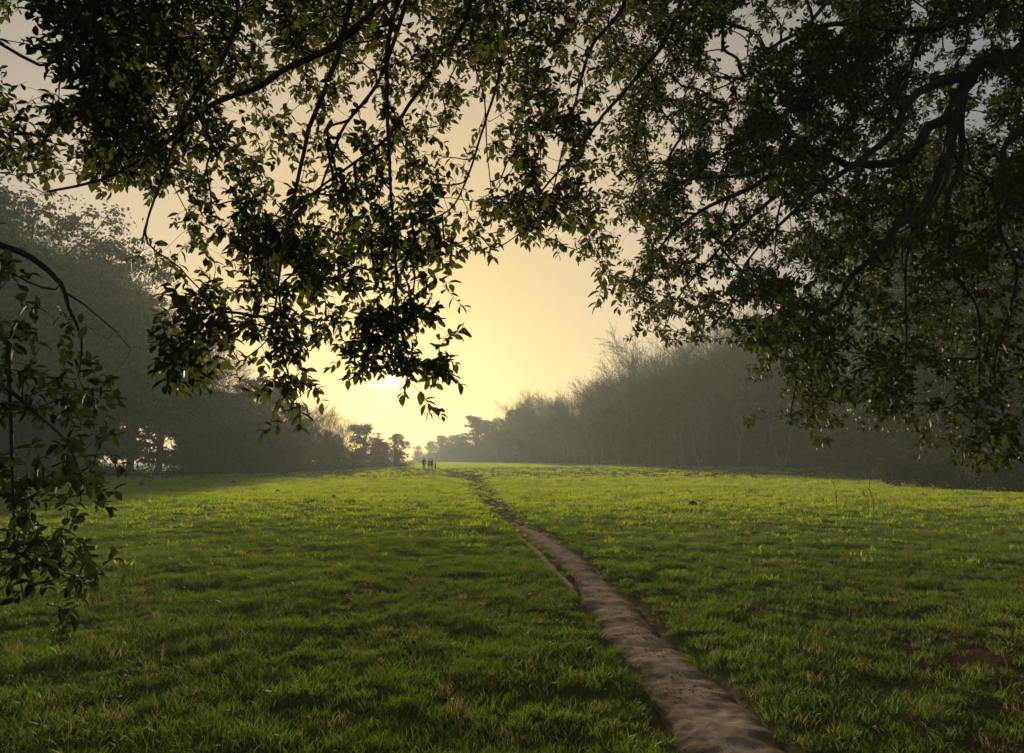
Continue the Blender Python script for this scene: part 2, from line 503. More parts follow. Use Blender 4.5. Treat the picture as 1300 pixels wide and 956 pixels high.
def cards(mb, pos, size, flat=0.0, out=None):
    """small bent leaf-clump faces, each a pointed four-sided blade"""
    n = len(pos)
    d = unit(rng.normal(size=(n, 3)) * np.array([1, 1, 1 - .6 * flat])); nrm = unit(rng.normal(size=(n, 3)) + np.array([0, 0, flat * 3]))
    if out is not None:
        nrm = unit(out * 1.6 + rng.normal(size=(n, 3)) * .6); d = unit(np.cross(nrm, rng.normal(size=(n, 3))))
    s = unit(np.cross(nrm, d)); size = size * (.6 + .8 * rng.random(n))
    a = pos - d * size[:, None] * .5; b = pos + s * size[:, None] * .32; c = pos + d * size[:, None] * .5; e = pos - s * size[:, None] * .32
    V = np.stack([a, b, c, e], 1).reshape(-1, 3)
    Q = np.arange(n * 4).reshape(-1, 4)
    mb.add(V, Q)
#NEXT


# ------------------------------------------------------------------ distant trees (prototypes share meshes)
def perp(d, r):
    v = r.normal(size=3); v -= d * v.dot(d); return v / (np.linalg.norm(v) + 1e-9)


def branching(r, start, d, length, rad, depth, maxd, out, spread, nkids, up=.15, seg=4, tips=None, kink=.18):
    pts = [start]; rr = [rad]; p = start.copy(); dd = d.copy()
    for i in range(seg):
        dd = dd + perp(dd, r) * kink + np.array([0, 0, up * .3]); dd /= np.linalg.norm(dd)
        p = p + dd * length / seg; pts.append(p.copy()); rr.append(rad * (1 - .62 * (i + 1) / seg))
    out.setdefault(depth, []).append((np.array(pts), np.array(rr)))
    if depth >= maxd:
        if tips is not None: tips.append((p, dd))
        return
    k = nkids[depth]
    for j in range(k):
        f = (.3 if depth else .42) + (.7 if depth else .58) * (j + r.random() * .8) / k
        f = min(f, 1)
        q = f * seg; a = int(min(q, seg - 1)); b = q - a
        sp = pts[a] * (1 - b) + pts[a + 1] * b
        ang = spread[depth] * (.65 + .6 * r.random())
        nd = dd * math.cos(ang) + perp(dd, r) * math.sin(ang) + np.array([0, 0, up]); nd /= np.linalg.norm(nd)
        branching(r, sp, nd, length * (.5 + .26 * r.random()) * (1.15 - .3 * f), rad * .5 * (1.05 - .35 * f) + .002, depth + 1, maxd, out, spread, nkids, up, 3 if depth < 2 else 2, tips, kink)


def tree_meshes_bare(seed, h, ivy, twig='far_twig', bark='far_bark'):
    """returns [(part name, mesh)]: forked trunk with limbs, crown of bare twigs, ivy sleeve"""
    r = np.random.default_rng(seed)
    out = {}; tips = []
    nst = r.integers(1, 3)
    for s in range(nst):
        a = r.random() * 6.28; tilt = .05 + .16 * (nst > 1) + .05 * r.random()
        d = np.array([math.cos(a) * tilt, math.sin(a) * tilt, 1]); d /= np.linalg.norm(d)
        branching(r, np.array([0, 0, -.4]), d, h * .66, h * .017 * (1 if nst == 1 else .8), 0, 4, out, [.62, .62, .7, .75], [10 if nst == 1 else 7, 5, 5, 5], .10, 5, tips, .12)
    mb = MB(); add_tubes(mb, out[0], 7); add_tubes(mb, out[1], 5)
    tr = mb.mesh('trunk', M[bark], True)
    mb = MB()
    for k in (2, 3, 4):
        add_tubes(mb, [(p, np.maximum(q, .017)) for p, q in out.get(k, [])], 3)
    cr_ = mb.mesh('crown', M[twig])
    parts = [('trunk', tr), ('crown', cr_)]
    if ivy:
        P = []
        for p, q in out[0] + out[1]:
            for _ in range(ivy):
                t_ = r.random() * (len(p) - 1); i = int(t_); c = p[i] * (1 - t_ + i) + p[min(i + 1, len(p) - 1)] * (t_ - i)
                if c[2] < h * .72: P.append(c + r.normal(size=(22, 3)) * .38)
        if P:
            mb = MB(); cards(mb, np.concatenate(P), .3); parts.append(('ivy', mb.mesh('ivy', M['ivy'])))
    return parts


def crown_cloud(r, lobes, nclump, per, size, spread=.55, flat=.2):
    """leaf faces clumped through a set of lobes (centre, radii), denser toward the outside"""
    P = []; O = []
    vol = np.array([np.prod(l[1]) ** .67 for l in lobes]); vol /= vol.sum()
    ks = r.choice(len(lobes), nclump, p=vol)
    for k in ks:
        c, ra = lobes[k]
        v = r.normal(size=3); v /= np.linalg.norm(v)
        rad = r.random() ** .14
        cc = np.array(c) + v * rad * np.array(ra)
        sp = spread * (.5 + r.random())
        off = r.normal(size=(per, 3)) * np.array([sp, sp, sp * .6])
        P.append(cc + off); O.append(unit(off / sp * .7 + v * .8 + np.array([0, 0, .25])))
    return np.concatenate(P), np.concatenate(O)


def tree_meshes_leafy(seed, h, kind='round', size=.32, leaf='evergreen', dens=1.0):
    r = np.random.default_rng(seed)
    out = {}; tips = []
    lobes = []
    if kind == 'round':        # broad holm oak, crown almost to the ground
        th = h * .3
        for i in range(24):
            a = r.random() * 6.28; rr = h * .32 * math.sqrt(r.random()); z = h * (.16 + .70 * r.random())
            s = h * (.085 + .075 * r.random()); f = 1 - .5 * max(0, z / h - .55) / .45
            lobes.append(((math.cos(a) * rr * f, math.sin(a) * rr * f, z), (s * 1.1, s * 1.1, s * .8)))
        lobes.append(((0, 0, h * .82), (h * .15, h * .15, h * .15)))
    elif kind == 'tall':       # high open crown on a clear stem
        th = h * .5
        for i in range(30):
            a = r.random() * 6.28; z = h * (.24 + .64 * r.random()); rr = h * (.25 - .12 * abs(z / h - .5)) * math.sqrt(r.random())
            s = h * (.06 + .065 * r.random())
            lobes.append(((math.cos(a) * rr, math.sin(a) * rr, z), (s * 1.3, s * 1.3, s * .75)))
        lobes.append(((0, 0, h * .9), (h * .12, h * .12, h * .1)))
    elif kind == 'umbrella':   # flat topped pine over a lower tier
        th = h * .6
        for i in range(9):
            a = r.random() * 6.28; rr = h * .34 * math.sqrt(r.random())
            lobes.append(((math.cos(a) * rr, math.sin(a) * rr, h * (.80 + .12 * r.random())), (h * .13, h * .13, h * .075)))
        for i in range(16):
            a = r.random() * 6.28; rr = h * .40 * math.sqrt(r.random())
            lobes.append(((math.cos(a) * rr, math.sin(a) * rr, h * (.26 + .42 * r.random())), (h * .16, h * .16, h * .13)))
    elif kind == 'cedar':      # layered horizontal plates
        th = h * .9
        for t_ in range(7):
            z = h * (.42 + .53 * t_ / 6); R_ = h * (.36 - .24 * (t_ / 6) ** 1.4)
            for i in range(5):
                a = r.random() * 6.28; q = R_ * (.4 + .6 * r.random())
                lobes.append(((math.cos(a) * q, math.sin(a) * q, z + h * .02 * r.normal()), (h * .12, h * .12, h * .018)))
    elif kind == 'shrub':
        th = h * .2
        for i in range(12):
            a = r.random() * 6.28; rr = h * .75 * math.sqrt(r.random())
            lobes.append(((math.cos(a) * rr, math.sin(a) * rr, h * (.2 + .45 * r.random())), (h * .34, h * .34, h * .3)))
    n = {'round': 460, 'tall': 520, 'umbrella': 420, 'cedar': 260, 'shrub': 90}[kind]
    per = 34
    sc = {'cedar': .35, 'tall': .27, 'round': .32}.get(kind, .5) * (h / 14 if kind != 'shrub' else h / 5)
    P, O = crown_cloud(r, lobes, int(n * dens), per, size, sc)
    k_ = P[:, 2] > h * .02; P, O = P[k_], O[k_]
    mb = MB(); cards(mb, P, size, .25 if kind != 'cedar' else .8, O)
    # twigs poking out of the outline
    tw = []
    for i in range(int(80 * dens)):
        c, ra = lobes[r.integers(len(lobes))]; c = np.array(c)
        v = r.normal(size=3); v /= np.linalg.norm(v); e = c + v * np.array(ra) * 1.15
        tw.append((np.array([c, (c + e) / 2 + r.normal(size=3) * .1, e]), np.array([.03, .02, .01]) * h / 14))
    add_tubes(mb, tw, 3)
    crown = mb.mesh('crown', M[leaf])
    mb = MB()
    pts = [np.array([0, 0, -.4])]; d = np.array([r.normal() * .08, r.normal() * .08, 1])
    for i in range(6):
        pts.append(pts[-1] + d * (th + .4) / 6); d = d + np.array([r.normal() * .07, r.normal() * .07, 0])
    rb = h * ({'tall': .016}.get(kind, .022) if kind != 'shrub' else .012)
    add_tubes(mb, [(np.array(pts), rb * np.array([1.5, 1.08, 1, .95, .9, .85, .8]))], 8)
    lim = []
    for c, ra in lobes:
        c = np.array(c); s0 = pts[r.integers(2, 7)] if kind != 'shrub' else pts[0] + np.array([r.normal() * .3 * h, r.normal() * .3 * h, 0])
        m1 = s0 * .6 + c * .4 + np.array([0, 0, -.03 * h]) + r.normal(size=3) * .02 * h; m2 = s0 * .25 + c * .75 + r.normal(size=3) * .02 * h
        lim.append((np.array([s0, m1, m2, c]), rb * np.array([.5, .38, .28, .12])))
    add_tubes(mb, lim, 5)
    return [('trunk', mb.mesh('trunk', M['far_bark'], True)), ('crown', crown)]


class Proto:
    def __init__(s, name, cat, parts, h):
        s.name = name; s.cat = cat; s.parts = parts
        s.h = float(np.percentile(np.concatenate([np.array([v.co.z for v in me.vertices]) for _, me in parts]), 99.7))

    def put(s, x, y, h, label, group=None, rot=None, z=None):
        e = bpy.data.objects.new(s.name, None); C.objects.link(e)
        zz = float(H(x, y)) if z is None else z
        k = h / s.h
        e.location = (x, y, zz); e.rotation_euler = (0, 0, random.random() * 6.28 if rot is None else rot); e.scale = (k * random.uniform(.92, 1.1), k * random.uniform(.92, 1.1), k)
        tag(e, label, s.cat, group)
        for nm, me in s.parts: link(nm, me, e)
        return e


BARE = [Proto('bare_tree', 'tree', tree_meshes_bare(100 + i, 17, [22, 0, 30, 10, 0][i], ['far_twig', 'far_twig_russet', 'far_twig_grey', 'far_twig_grey', 'far_twig'][i], ['far_bark', 'pale_bark', 'far_bark', 'pale_bark', 'pale_bark'][i]), 17) for i in range(5)]
EVER = [Proto('evergreen_tree', 'tree', tree_meshes_leafy(200 + i, 16, 'round'), 16) for i in range(3)]
TALL = [Proto('evergreen_tree', 'tree', tree_meshes_leafy(220 + i, 22, 'tall', .3, 'pine', 1.3), 22) for i in range(3)]
UMB = Proto('umbrella_pine', 'tree', tree_meshes_leafy(231, 11, 'umbrella', .3, 'pine'), 11)
CED = Proto('cedar_tree', 'tree', tree_meshes_leafy(232, 18, 'cedar', .4, 'pine'), 18)
NEAR = [Proto('evergreen_tree', 'tree', tree_meshes_leafy(240 + i, 17, 'round', .15, 'near_green', 3.2), 17) for i in range(2)]
SHR = [Proto('bramble_bush', 'bush', tree_meshes_leafy(250 + i, 2.2, 'shrub', .12, 'bramble', 2.0), 2.2) for i in range(2)]
RUS = Proto('russet_shrub', 'shrub', tree_meshes_leafy(260, 4.5, 'shrub', .13, 'russet', 2.2), 4.5)

ORD = ['first', 'second', 'third', 'fourth', 'fifth', 'sixth', 'seventh', 'eighth', 'ninth', 'tenth', 'eleventh', 'twelfth', 'thirteenth', 'fourteenth', 'fifteenth', 'sixteenth',
       'seventeenth', 'eighteenth', 'nineteenth', 'twentieth', 'twenty-first', 'twenty-second', 'twenty-third', 'twenty-fourth', 'twenty-fifth', 'twenty-sixth', 'twenty-seventh', 'twenty-eighth']


def H0(px, Y):
    return at(px, 590, Y)[0], Y


# ---- left wood: (px, distance, height, prototype, label)
def top_h(px, py, Y):
    """height above the ground for a tree at distance Y whose top shows at photo row py"""
    p = at(px, py, Y); return p[2] - float(H(p[0], p[1]))


left = [
    (-70, 66, 240, TALL[2], 'tall dark evergreen at the near end of the left wood, cut by the photo edge'),
    (5, 68, 246, TALL[0], 'tallest dark evergreen behind the low hanging leaves beside the left wood'),
    (62, 72, 290, TALL[1], 'dark rounded evergreen just beside the tallest tree of the left wood'),
    (118, 70, 318, TALL[2], 'tall evergreen with shaggy crown, left of the bright gap under the left wood'),
    (165, 74, 372, TALL[0], 'evergreen with a clear stem standing in front of the bright gap in the left wood'),
    (200, 76, 402, TALL[1], 'high crowned evergreen right of the bright gap under the left wood'),
    (246, 92, 405, BARE[1], 'tall bare tree catching yellow light behind the left wood evergreens'),
    (236, 80, 470, EVER[0], 'low dense evergreen just right of the bright gap under the left wood'),
    (285, 86, 452, BARE[3], 'bare fine-twigged tree above the hanging leaf cluster in the left wood'),
    (272, 80, 500, EVER[1], 'rounded low evergreen below the bare trees of the left wood'),
    (312, 84, 480, EVER[2], 'dark broad evergreen in the middle of the left wood edge'),
    (352, 92, 492, EVER[0], 'evergreen below the lowest leaf spray, in the middle of the left wood'),
    (385, 105, 512, BARE[0], 'bare ivy-clad tree between the lowest leaf spray and the flat-topped pine'),
    (372, 98, 530, EVER[1], 'small evergreen under the ivy-clad bare tree of the left wood'),
    (412, 120, 518, BARE[2], 'taller bare tree just left of the flat-topped pine'),
    (436, 128, 528, BARE[4], 'slim bare tree touching the left side of the flat-topped pine'),
    (420, 126, 552, EVER[2], 'low evergreen at the foot of the bare trees beside the flat-topped pine'),
    (466, 150, 538, UMB, 'flat-topped umbrella pine near the open end of the left wood'),
    (503, 160, 551, EVER[0], 'last rounded evergreen at the open end of the left wood'),
    (488, 172, 562, EVER[1], 'low evergreen between the umbrella pine and the last tree of the left wood'),
]
for px, Y, py, pr, lab in left:
    x, y = H0(px, Y)
    pr.put(x, y, top_h(px, py, Y), lab, 'trees of the left wood')

# ---- far end of the meadow, pale in the mist
for px, Y, py, pr, lab in [
    (530, 420, 566, EVER[1], 'palest misty tree at the far end, just right of the last left wood tree'),
    (546, 400, 560, EVER[2], 'misty tree at the far end directly above the walkers'),
    (561, 380, 553, EVER[0], 'misty rounded tree at the far tip of the right wood'),
]:
    x, y = H0(px, Y); pr.put(x, y, top_h(px, py, Y), lab, 'misty trees closing the far end')

# ---- right wood: front row along the meadow edge, counted from the far end
prof = [(560, 555), (580, 546), (600, 536), (640, 523), (680, 500), (720, 489), (760, 478), (790, 460), (820, 440), (850, 424), (900, 412), (950, 400), (1000, 385), (1060, 365), (1120, 350)]
PXp = [a for a, _ in prof]; PYp = [b for _, b in prof]
dist_px = lambda px: float(np.interp(px, [560, 600, 640, 680, 720, 760, 800, 850, 900, 950, 1000, 1050, 1100], [330, 280, 235, 200, 170, 150, 135, 120, 112, 106, 100, 95, 88]))
row = [571, 583, 619, 634, 649, 663, 676, 690, 705, 720, 736, 752, 769, 787, 806, 825, 845, 866, 888, 912, 938, 965, 993, 1022, 1052, 1084]
seq = [('E', 1), ('E', 2), ('E', 0), ('E', 1), ('B', 0), ('E', 2), ('B', 2), ('B', 0), ('E', 0), ('B', 3), ('B', 2), ('B', 1), ('B', 0), ('B', 4), ('B', 2), ('B', 1),
       ('B', 0), ('B', 4), ('B', 3), ('B', 2), ('B', 1), ('B', 0), ('B', 3), ('B', 2), ('B', 4), ('B', 0)]
for i, px in enumerate(row):
    Y = dist_px(px) + random.uniform(-2, 3); k, j = seq[i]
    x, y = H0(px, Y)
    py = float(np.interp(px, PXp, PYp))
    hh = max(6, top_h(px, py + (8 + random.uniform(-6, 12) if px < 700 else random.uniform(8, 52)), Y))
    kind = 'evergreen' if k == 'E' else 'bare tree'
    desc = {('E', 0): 'broad', ('E', 1): 'dense', ('E', 2): 'rounded', ('B', 0): 'ivy-clad', ('B', 1): 'forked', ('B', 2): 'heavily ivied', ('B', 3): 'upright', ('B', 4): 'slender'}[(k, j)]
    lab = '%s %s, %s tree of the right wood edge from the far end' % (desc, kind, ORD[i])
    (EVER if k == 'E' else BARE)[j].put(x, y, hh, lab, 'trees along the right wood edge')
x, y = H0(602, 272); CED.put(x, y, top_h(600, 528, 272), 'layered cedar with flat branches on the skyline at the far right wood', None)

# skyline row standing on the bank behind
sky_px = [658, 682, 704, 726, 742, 768, 782, 802, 822, 842, 862, 884, 908, 934, 962, 992, 1026]
for i, px in enumerate(sky_px):
    Y = dist_px(px) + 15 + random.uniform(-3, 3)
    x, y = H0(px, Y); py = float(np.interp(px, PXp, PYp)) + random.uniform(-12, 8)
    j = [1, 4, 3, 1, 4, 3, 1][i % 7]
    lab = 'leafless tree on the right wood skyline, %s of the back row from the far end' % ORD[i]
    BARE[j].put(x, y, max(8, top_h(px, py, Y)), lab, 'bare skyline trees of the right wood')

# ---- near right trees, dark behind the hanging branches
for px, Y, py, pr, lab in [
    (1112, 66, 330, BARE[2], 'dark ivy-covered tree beside the russet shrub at the near right wood'),
    (1180, 52, 232, NEAR[0], 'big dark evergreen behind the hanging branches at the right'),
    (1262, 47, 190, NEAR[1], 'big dark evergreen at the right edge, behind the long drooping twigs'),
    (1345, 40, 150, NEAR[0], 'dark evergreen cut by the right edge of the photo'),
    (1225, 62, 215, BARE[0], 'bare dark tree between the two big evergreens at the right'),
]:
    x, y = H0(px, Y); pr.put(x, y, top_h(px, py, Y), lab)
for px, Y, hh, pr, lab in [
    (1100, 62, 5.2, RUS, 'russet-leaved shrub at the foot of the near right wood'),
    (1062, 78, 4.2, RUS, 'smaller russet shrub farther along the right wood edge'),
    (1150, 44, 1.9, SHR[0], 'low bramble mound at the left end of the near right scrub'),
    (1205, 40, 1.7, SHR[1], 'bramble mound below the big dark evergreen at the right'),
    (1262, 37, 2.0, SHR[0], 'thick bramble mound below the tree at the right edge'),
    (1320, 34, 2.2, SHR[1], 'bramble mound cut by the right edge of the photo'),
    (20, 62, 2.4, SHR[0], 'dark bush behind the hanging leaves below the tallest left tree'),
    (92, 66, 2.0, SHR[1], 'dark bush at the foot of the left wood, left of the bright gap'),
    (262, 76, 2.4, SHR[0], 'low bush at the wood edge right of the bright gap'),
]:
    x, y = H0(px, Y); pr.put(x, y, hh, lab)


# ---- deep wood and undergrowth that read as one mass (instances)
def hidden_object(me):
    return bpy.data.objects.new(me.name + '_source', me)        # never linked to the scene: only an instance source


def scatter(name, pts, rots, scales, sources, label, m, kind='stuff'):
    """one object that instances the sources on its own points"""
    me = bpy.data.meshes.new(name); me.vertices.add(len(pts)); me.vertices.foreach_set('co', np.asarray(pts, np.float32).ravel())
    a = me.attributes.new('rot', 'FLOAT_VECTOR', 'POINT'); a.data.foreach_set('vector', np.asarray(rots, np.float32).ravel())
    a = me.attributes.new('scl', 'FLOAT_VECTOR', 'POINT'); a.data.foreach_set('vector', np.asarray(scales, np.float32).ravel())
    a = me.attributes.new('pick', 'INT', 'POINT'); a.data.foreach_set('value', rng.integers(0, len(sources), len(pts)).astype(np.int32))
    me.materials.append(m)
    o = link(name, me); tag(o, label, None, None, kind)
    col = bpy.data.collections.new(name + '_sources')
    for i, s in enumerate(sources):
        so = s if isinstance(s, bpy.types.Object) else hidden_object(s)
        so.name = '%s_%02d' % (name, i); col.objects.link(so)
    g = bpy.data.node_groups.new(name, 'GeometryNodeTree')
    g.interface.new_socket('Geometry', in_out='INPUT', socket_type='NodeSocketGeometry'); g.interface.new_socket('Geometry', in_out='OUTPUT', socket_type='NodeSocketGeometry')
    gi = g.nodes.new('NodeGroupInput'); go = g.nodes.new('NodeGroupOutput')
    ci = g.nodes.new('GeometryNodeCollectionInfo'); ci.inputs[0].default_value = col; ci.inputs['Separate Children'].default_value = True; ci.inputs['Reset Children'].default_value = True
    iop = g.nodes.new('GeometryNodeInstanceOnPoints'); iop.inputs['Pick Instance'].default_value = True

    def attr(nm, ty):
        n = g.nodes.new('GeometryNodeInputNamedAttribute'); n.data_type = ty; n.inputs['Name'].default_value = nm
        return [s for s in n.outputs if s.enabled][0]
    g.links.new(gi.outputs[0], iop.inputs['Points']); g.links.new(ci.outputs[0], iop.inputs['Instance'])
    g.links.new(attr('pick', 'INT'), iop.inputs['Instance Index']); g.links.new(attr('rot', 'FLOAT_VECTOR'), iop.inputs['Rotation']); g.links.new(attr('scl', 'FLOAT_VECTOR'), iop.inputs['Scale'])
    g.links.new(iop.outputs[0], go.inputs[0])
    md = o.modifiers.new('scatter', 'NODES'); md.node_group = g
    return o


def joined(parts):
    """trunk + crown of a prototype as one mesh for the deep wood"""
    bm = bmesh.new(); mats = []
    me = bpy.data.meshes.new('deep_tree')
    for nm, m0 in parts:
        n0 = len(bm.faces); bm.from_mesh(m0); bm.faces.ensure_lookup_table()
        for f in bm.faces[n0:]: f.material_index = len(mats)
        mats.append(m0.materials[0])
    bm.to_mesh(me); bm.free()
    for m_ in mats: me.materials.append(m_)
    return me


pts = []; scl = []
for px in np.arange(560, 1250, 9):
    for row_, dY in enumerate((8, 24, 34, 46)):
        if row_ == 0 and px < 600: continue
        Y = (dist_px(px) if px < 1100 else np.interp(px, [1100, 1250], [88, 64])) + dY * (1 if px < 1000 else .7) + random.uniform(-4, 4)
        x, y = H0(px + random.uniform(-5, 5), Y); z = float(H(x, y)); pts.append((x, y, z))
        py = float(np.interp(px, PXp, PYp)); py += min(46, (588 - py) * .34) + random.uniform(0, 34) * min(1, (588 - py) / 90)
        scl.append(max(4, top_h(px, py, Y)) / BARE[2].h)
pts = np.array(pts); scl = np.clip(np.array(scl), .2, 1.1)
rot = np.zeros_like(pts); rot[:, 2] = rng.random(len(pts)) * 6.28
scatter('deep_wood', pts, rot, np.stack([scl * 1.1, scl * 1.1, scl], -1), [joined(BARE[i].parts) for i in (0, 2)], 'brown misty mass of leafless ivied trees behind the right wood edge', M['far_twig'])

# deep left wood, with the gap under the crowns kept open
pts = []; scl = []
for px in np.arange(-160, 505, 10):
    if 128 < px < 236: continue
    for dY in (10, 22):
        Y = float(np.interp(px, [-160, 200, 340, 400, 440, 520], [64, 80, 92, 108, 128, 172])) + dY + random.uniform(-4, 4)
        x, y = H0(px + random.uniform(-5, 5), Y); pts.append((x, y, float(H(x, y))))
        py = float(np.interp(px, [-160, 0, 120, 230, 330, 400, 450, 505], [330, 350, 420, 500, 528, 555, 566, 572])) + random.uniform(0, 14)
        scl.append(max(3, top_h(px, py, Y)) / EVER[0].h)
pts = np.array(pts); scl = np.array(scl); rot = np.zeros_like(pts); rot[:, 2] = rng.random(len(pts)) * 6.28
scatter('deep_wood', pts, rot, np.stack([scl * 1.1, scl * 1.1, scl], -1), [joined(EVER[0].parts), joined(BARE[2].parts)], 'dark misty mass of evergreens filling the left wood', M['evergreen'])

# undergrowth along both wood edges
def clump(seed, h, w, leaf, n=150, size=.16):
    r = np.random.default_rng(seed); P = r.normal(size=(n, 3)) * np.array([w, w, h * .4]); P[:, 2] = np.abs(P[:, 2])
    mb = MB(); cards(mb, P, size); tw = []
    for i in range(12):
        a = r.normal(size=3) * np.array([w * .7, w * .7, 0]); b = a + np.array([r.normal() * .3, r.normal() * .3, h * (.5 + r.random())]); tw.append((np.array([a, (a + b) / 2 + r.normal(size=3) * .05, b]), np.array([.015, .01, .006])))
    add_tubes(mb, tw, 3)
    return mb.mesh('undergrowth', M[leaf])


pts = []; scl = []
for yy in np.arange(30, 330, .55):
    for k in range(3):
        y = yy + random.uniform(-1, 1); x = float(x_edge(y)) + 1.5 + abs(random.gauss(0, 5)) + 1.2 * float(fbm(np.array(y / 5), np.array(2.), 2, 8))
        pts.append((x, y, float(H(x, y)))); scl.append(random.uniform(.6, 1.7) * (1 + y / 200))
for px in np.arange(-120, 515, 1.6):
    if 150 < px < 232 and random.random() < .9: continue
    Y = float(np.interp(px, [-120, 200, 340, 400, 440, 520], [60, 73, 84, 100, 122, 158])) + random.uniform(-1, 6)
    x, y = H0(px, Y); pts.append((x, y, float(H(x, y)))); scl.append(random.uniform(.5, 1.3) * (1 + y / 200))
pts = np.array(pts); scl = np.array(scl); rot = np.zeros_like(pts); rot[:, 2] = rng.random(len(pts)) * 6.28
scatter('undergrowth', pts, rot, np.repeat(scl[:, None], 3, 1), [clump(1, 1.0, .8, 'bramble'), clump(2, 1.2, .9, 'ivy'), clump(3, .8, .9, 'dead'), clump(4, 1.0, .8, 'bramble')],
        'brambles and dead bracken along the foot of the woods', M['bramble'])
#NEXT2


# ------------------------------------------------------------------ the oaks overhead
# foliage density read off the photograph, 50 px cells; rows from y=0 down, columns from x=0
ROWS = {
    0: [5, 7, 9, 9, 9, 8, 7, 8, 8, 7, 8, 8, 8, 5, 7, 8, 9, 8, 6, 5, 8, 9, 8, 7, 7, 8],
    1: [0, 4, 8, 8, 8, 6, 7, 8, 7, 7, 7, 6, 8, 6, 7, 7, 8, 8, 2, 6, 9, 9, 8, 6, 4, 8],
    2: [2, 4, 8, 9, 8, 6, 7, 4, 4, 5, 6, 5, 5, 6, 7, 7, 6, 5, 3, 8, 9, 9, 7, 6, 6, 8],
    3: [5, 7, 9, 9, 7, 5, 4, 3, 4, 5, 5, 3, 1, 7, 7, 4, 7, 8, 8, 9, 9, 8, 6, 7, 6, 7],
    4: [3, 6, 8, 8, 7, 4, 4, 3, 4, 5, 5, 2, 2, 8, 6, 3, 8, 9, 9, 9, 8, 5, 6, 7, 5, 6],
    5: [0, 0, 2, 3, 4, 5, 6, 6, 6, 5, 5, 2, 4, 8, 6, 4, 7, 7, 7, 6, 6, 6, 6, 6, 5, 6],
    6: [0, 0, 0, 1, 2, 5, 7, 7, 6, 6, 6, 5, 3, 6, 4, 5, 7, 7, 7, 7, 7, 6, 6, 6, 5, 5],
    7: [0, 0, 0, 0, 1, 5, 7, 6, 5, 5, 5, 1, 0, 0, 0, 4, 7, 6, 6, 7, 6, 6, 6, 5, 5, 5],
    8: [0, 0, 0, 0, 4, 4, 6, 5, 3, 5, 5, 0, 0, 0, 0, 0, 3, 3, 4, 7, 6, 6, 6, 5, 5, 5],
    9: [0, 0, 0, 0, 5, 4, 1, 5, 2, 6, 6, 3, 0, 0, 0, 0, 0, 0, 0, 5, 6, 5, 5, 4, 4, 4],
    10: [0, 0, 0, 0, 0, 0, 2, 4, 0, 0, 2, 0, 0, 0, 0, 0, 0, 0, 0, 2, 6, 2, 4, 4, 4, 4],
    11: [0, 0, 0, 0, 0, 0, 0, 1, 0, 0, 0, 0, 0, 0, 0, 0, 0, 0, 0, 0, 1, 0, 0, 2, 3, 3],
}
GR = np.zeros((13, 26))
for k, v in ROWS.items(): GR[k] = v
CG = np.zeros((18, 4))      # the low spray at the left edge, same cells
for k, v in {6: [1, 0, 0], 7: [3, 1, 0], 8: [4, 3, 1], 9: [4, 3, 2], 10: [5, 4, 2], 11: [5, 5, 2], 12: [7, 6, 4], 13: [5, 4, 1], 14: [6, 6, 2], 15: [2, 3, 0]}.items(): CG[k, :3] = v


def dens(G, px, py):
    """smooth lookup in a 50 px grid"""
    gx = np.clip(px / 50 - .5, 0, G.shape[1] - 1.001); gy = np.clip(py / 50 - .5, 0, G.shape[0] - 1.001)
    i = gx.astype(int); j = gy.astype(int); fx = gx - i; fy = gy - j
    v = (G[j, i] * (1 - fx) + G[j, i + 1] * fx) * (1 - fy) + (G[j + 1, i] * (1 - fx) + G[j + 1, i + 1] * fx) * fy
    c = G[np.clip((py / 50).astype(int), 0, G.shape[0] - 1), np.clip((px / 50).astype(int), 0, G.shape[1] - 1)]
    return np.minimum(v * .6 + c * .4, 9) * (c > 0)


def pts_from(rows, r0, r1, n=8, taper=.8):
    """hand drawn limb (px, py, distance) -> smooth world polyline with radii"""
    P = np.array([at(a, b, c) for a, b, c in rows])
    t = np.concatenate([[0], np.cumsum(np.linalg.norm(np.diff(P, axis=0), axis=1))])
    return smooth_line(P, r0, r1, taper)


def smooth_line(P, r0, r1, taper=.8, step=.09):
    out = []
    Q = np.vstack([2 * P[0] - P[1], P, 2 * P[-1] - P[-2]])
    for i in range(1, len(Q) - 2):
        k = max(2, int(np.linalg.norm(Q[i + 1] - Q[i]) / step))
        for s in range(k):
            t = s / k
            out.append(.5 * ((2 * Q[i]) + (-Q[i - 1] + Q[i + 1]) * t + (2 * Q[i - 1] - 5 * Q[i] + 4 * Q[i + 1] - Q[i + 2]) * t * t + (-Q[i - 1] + 3 * Q[i] - 3 * Q[i + 1] + Q[i + 2]) * t ** 3))
    out.append(Q[-2]); out = np.array(out)
    f = np.linspace(0, 1, len(out)) ** taper
    rad = r0 + (r1 - r0) * f
    out[2:-1] += rng.normal(size=(len(out) - 3, 3)) * (rad[2:-1, None] * .12)
    return out, rad


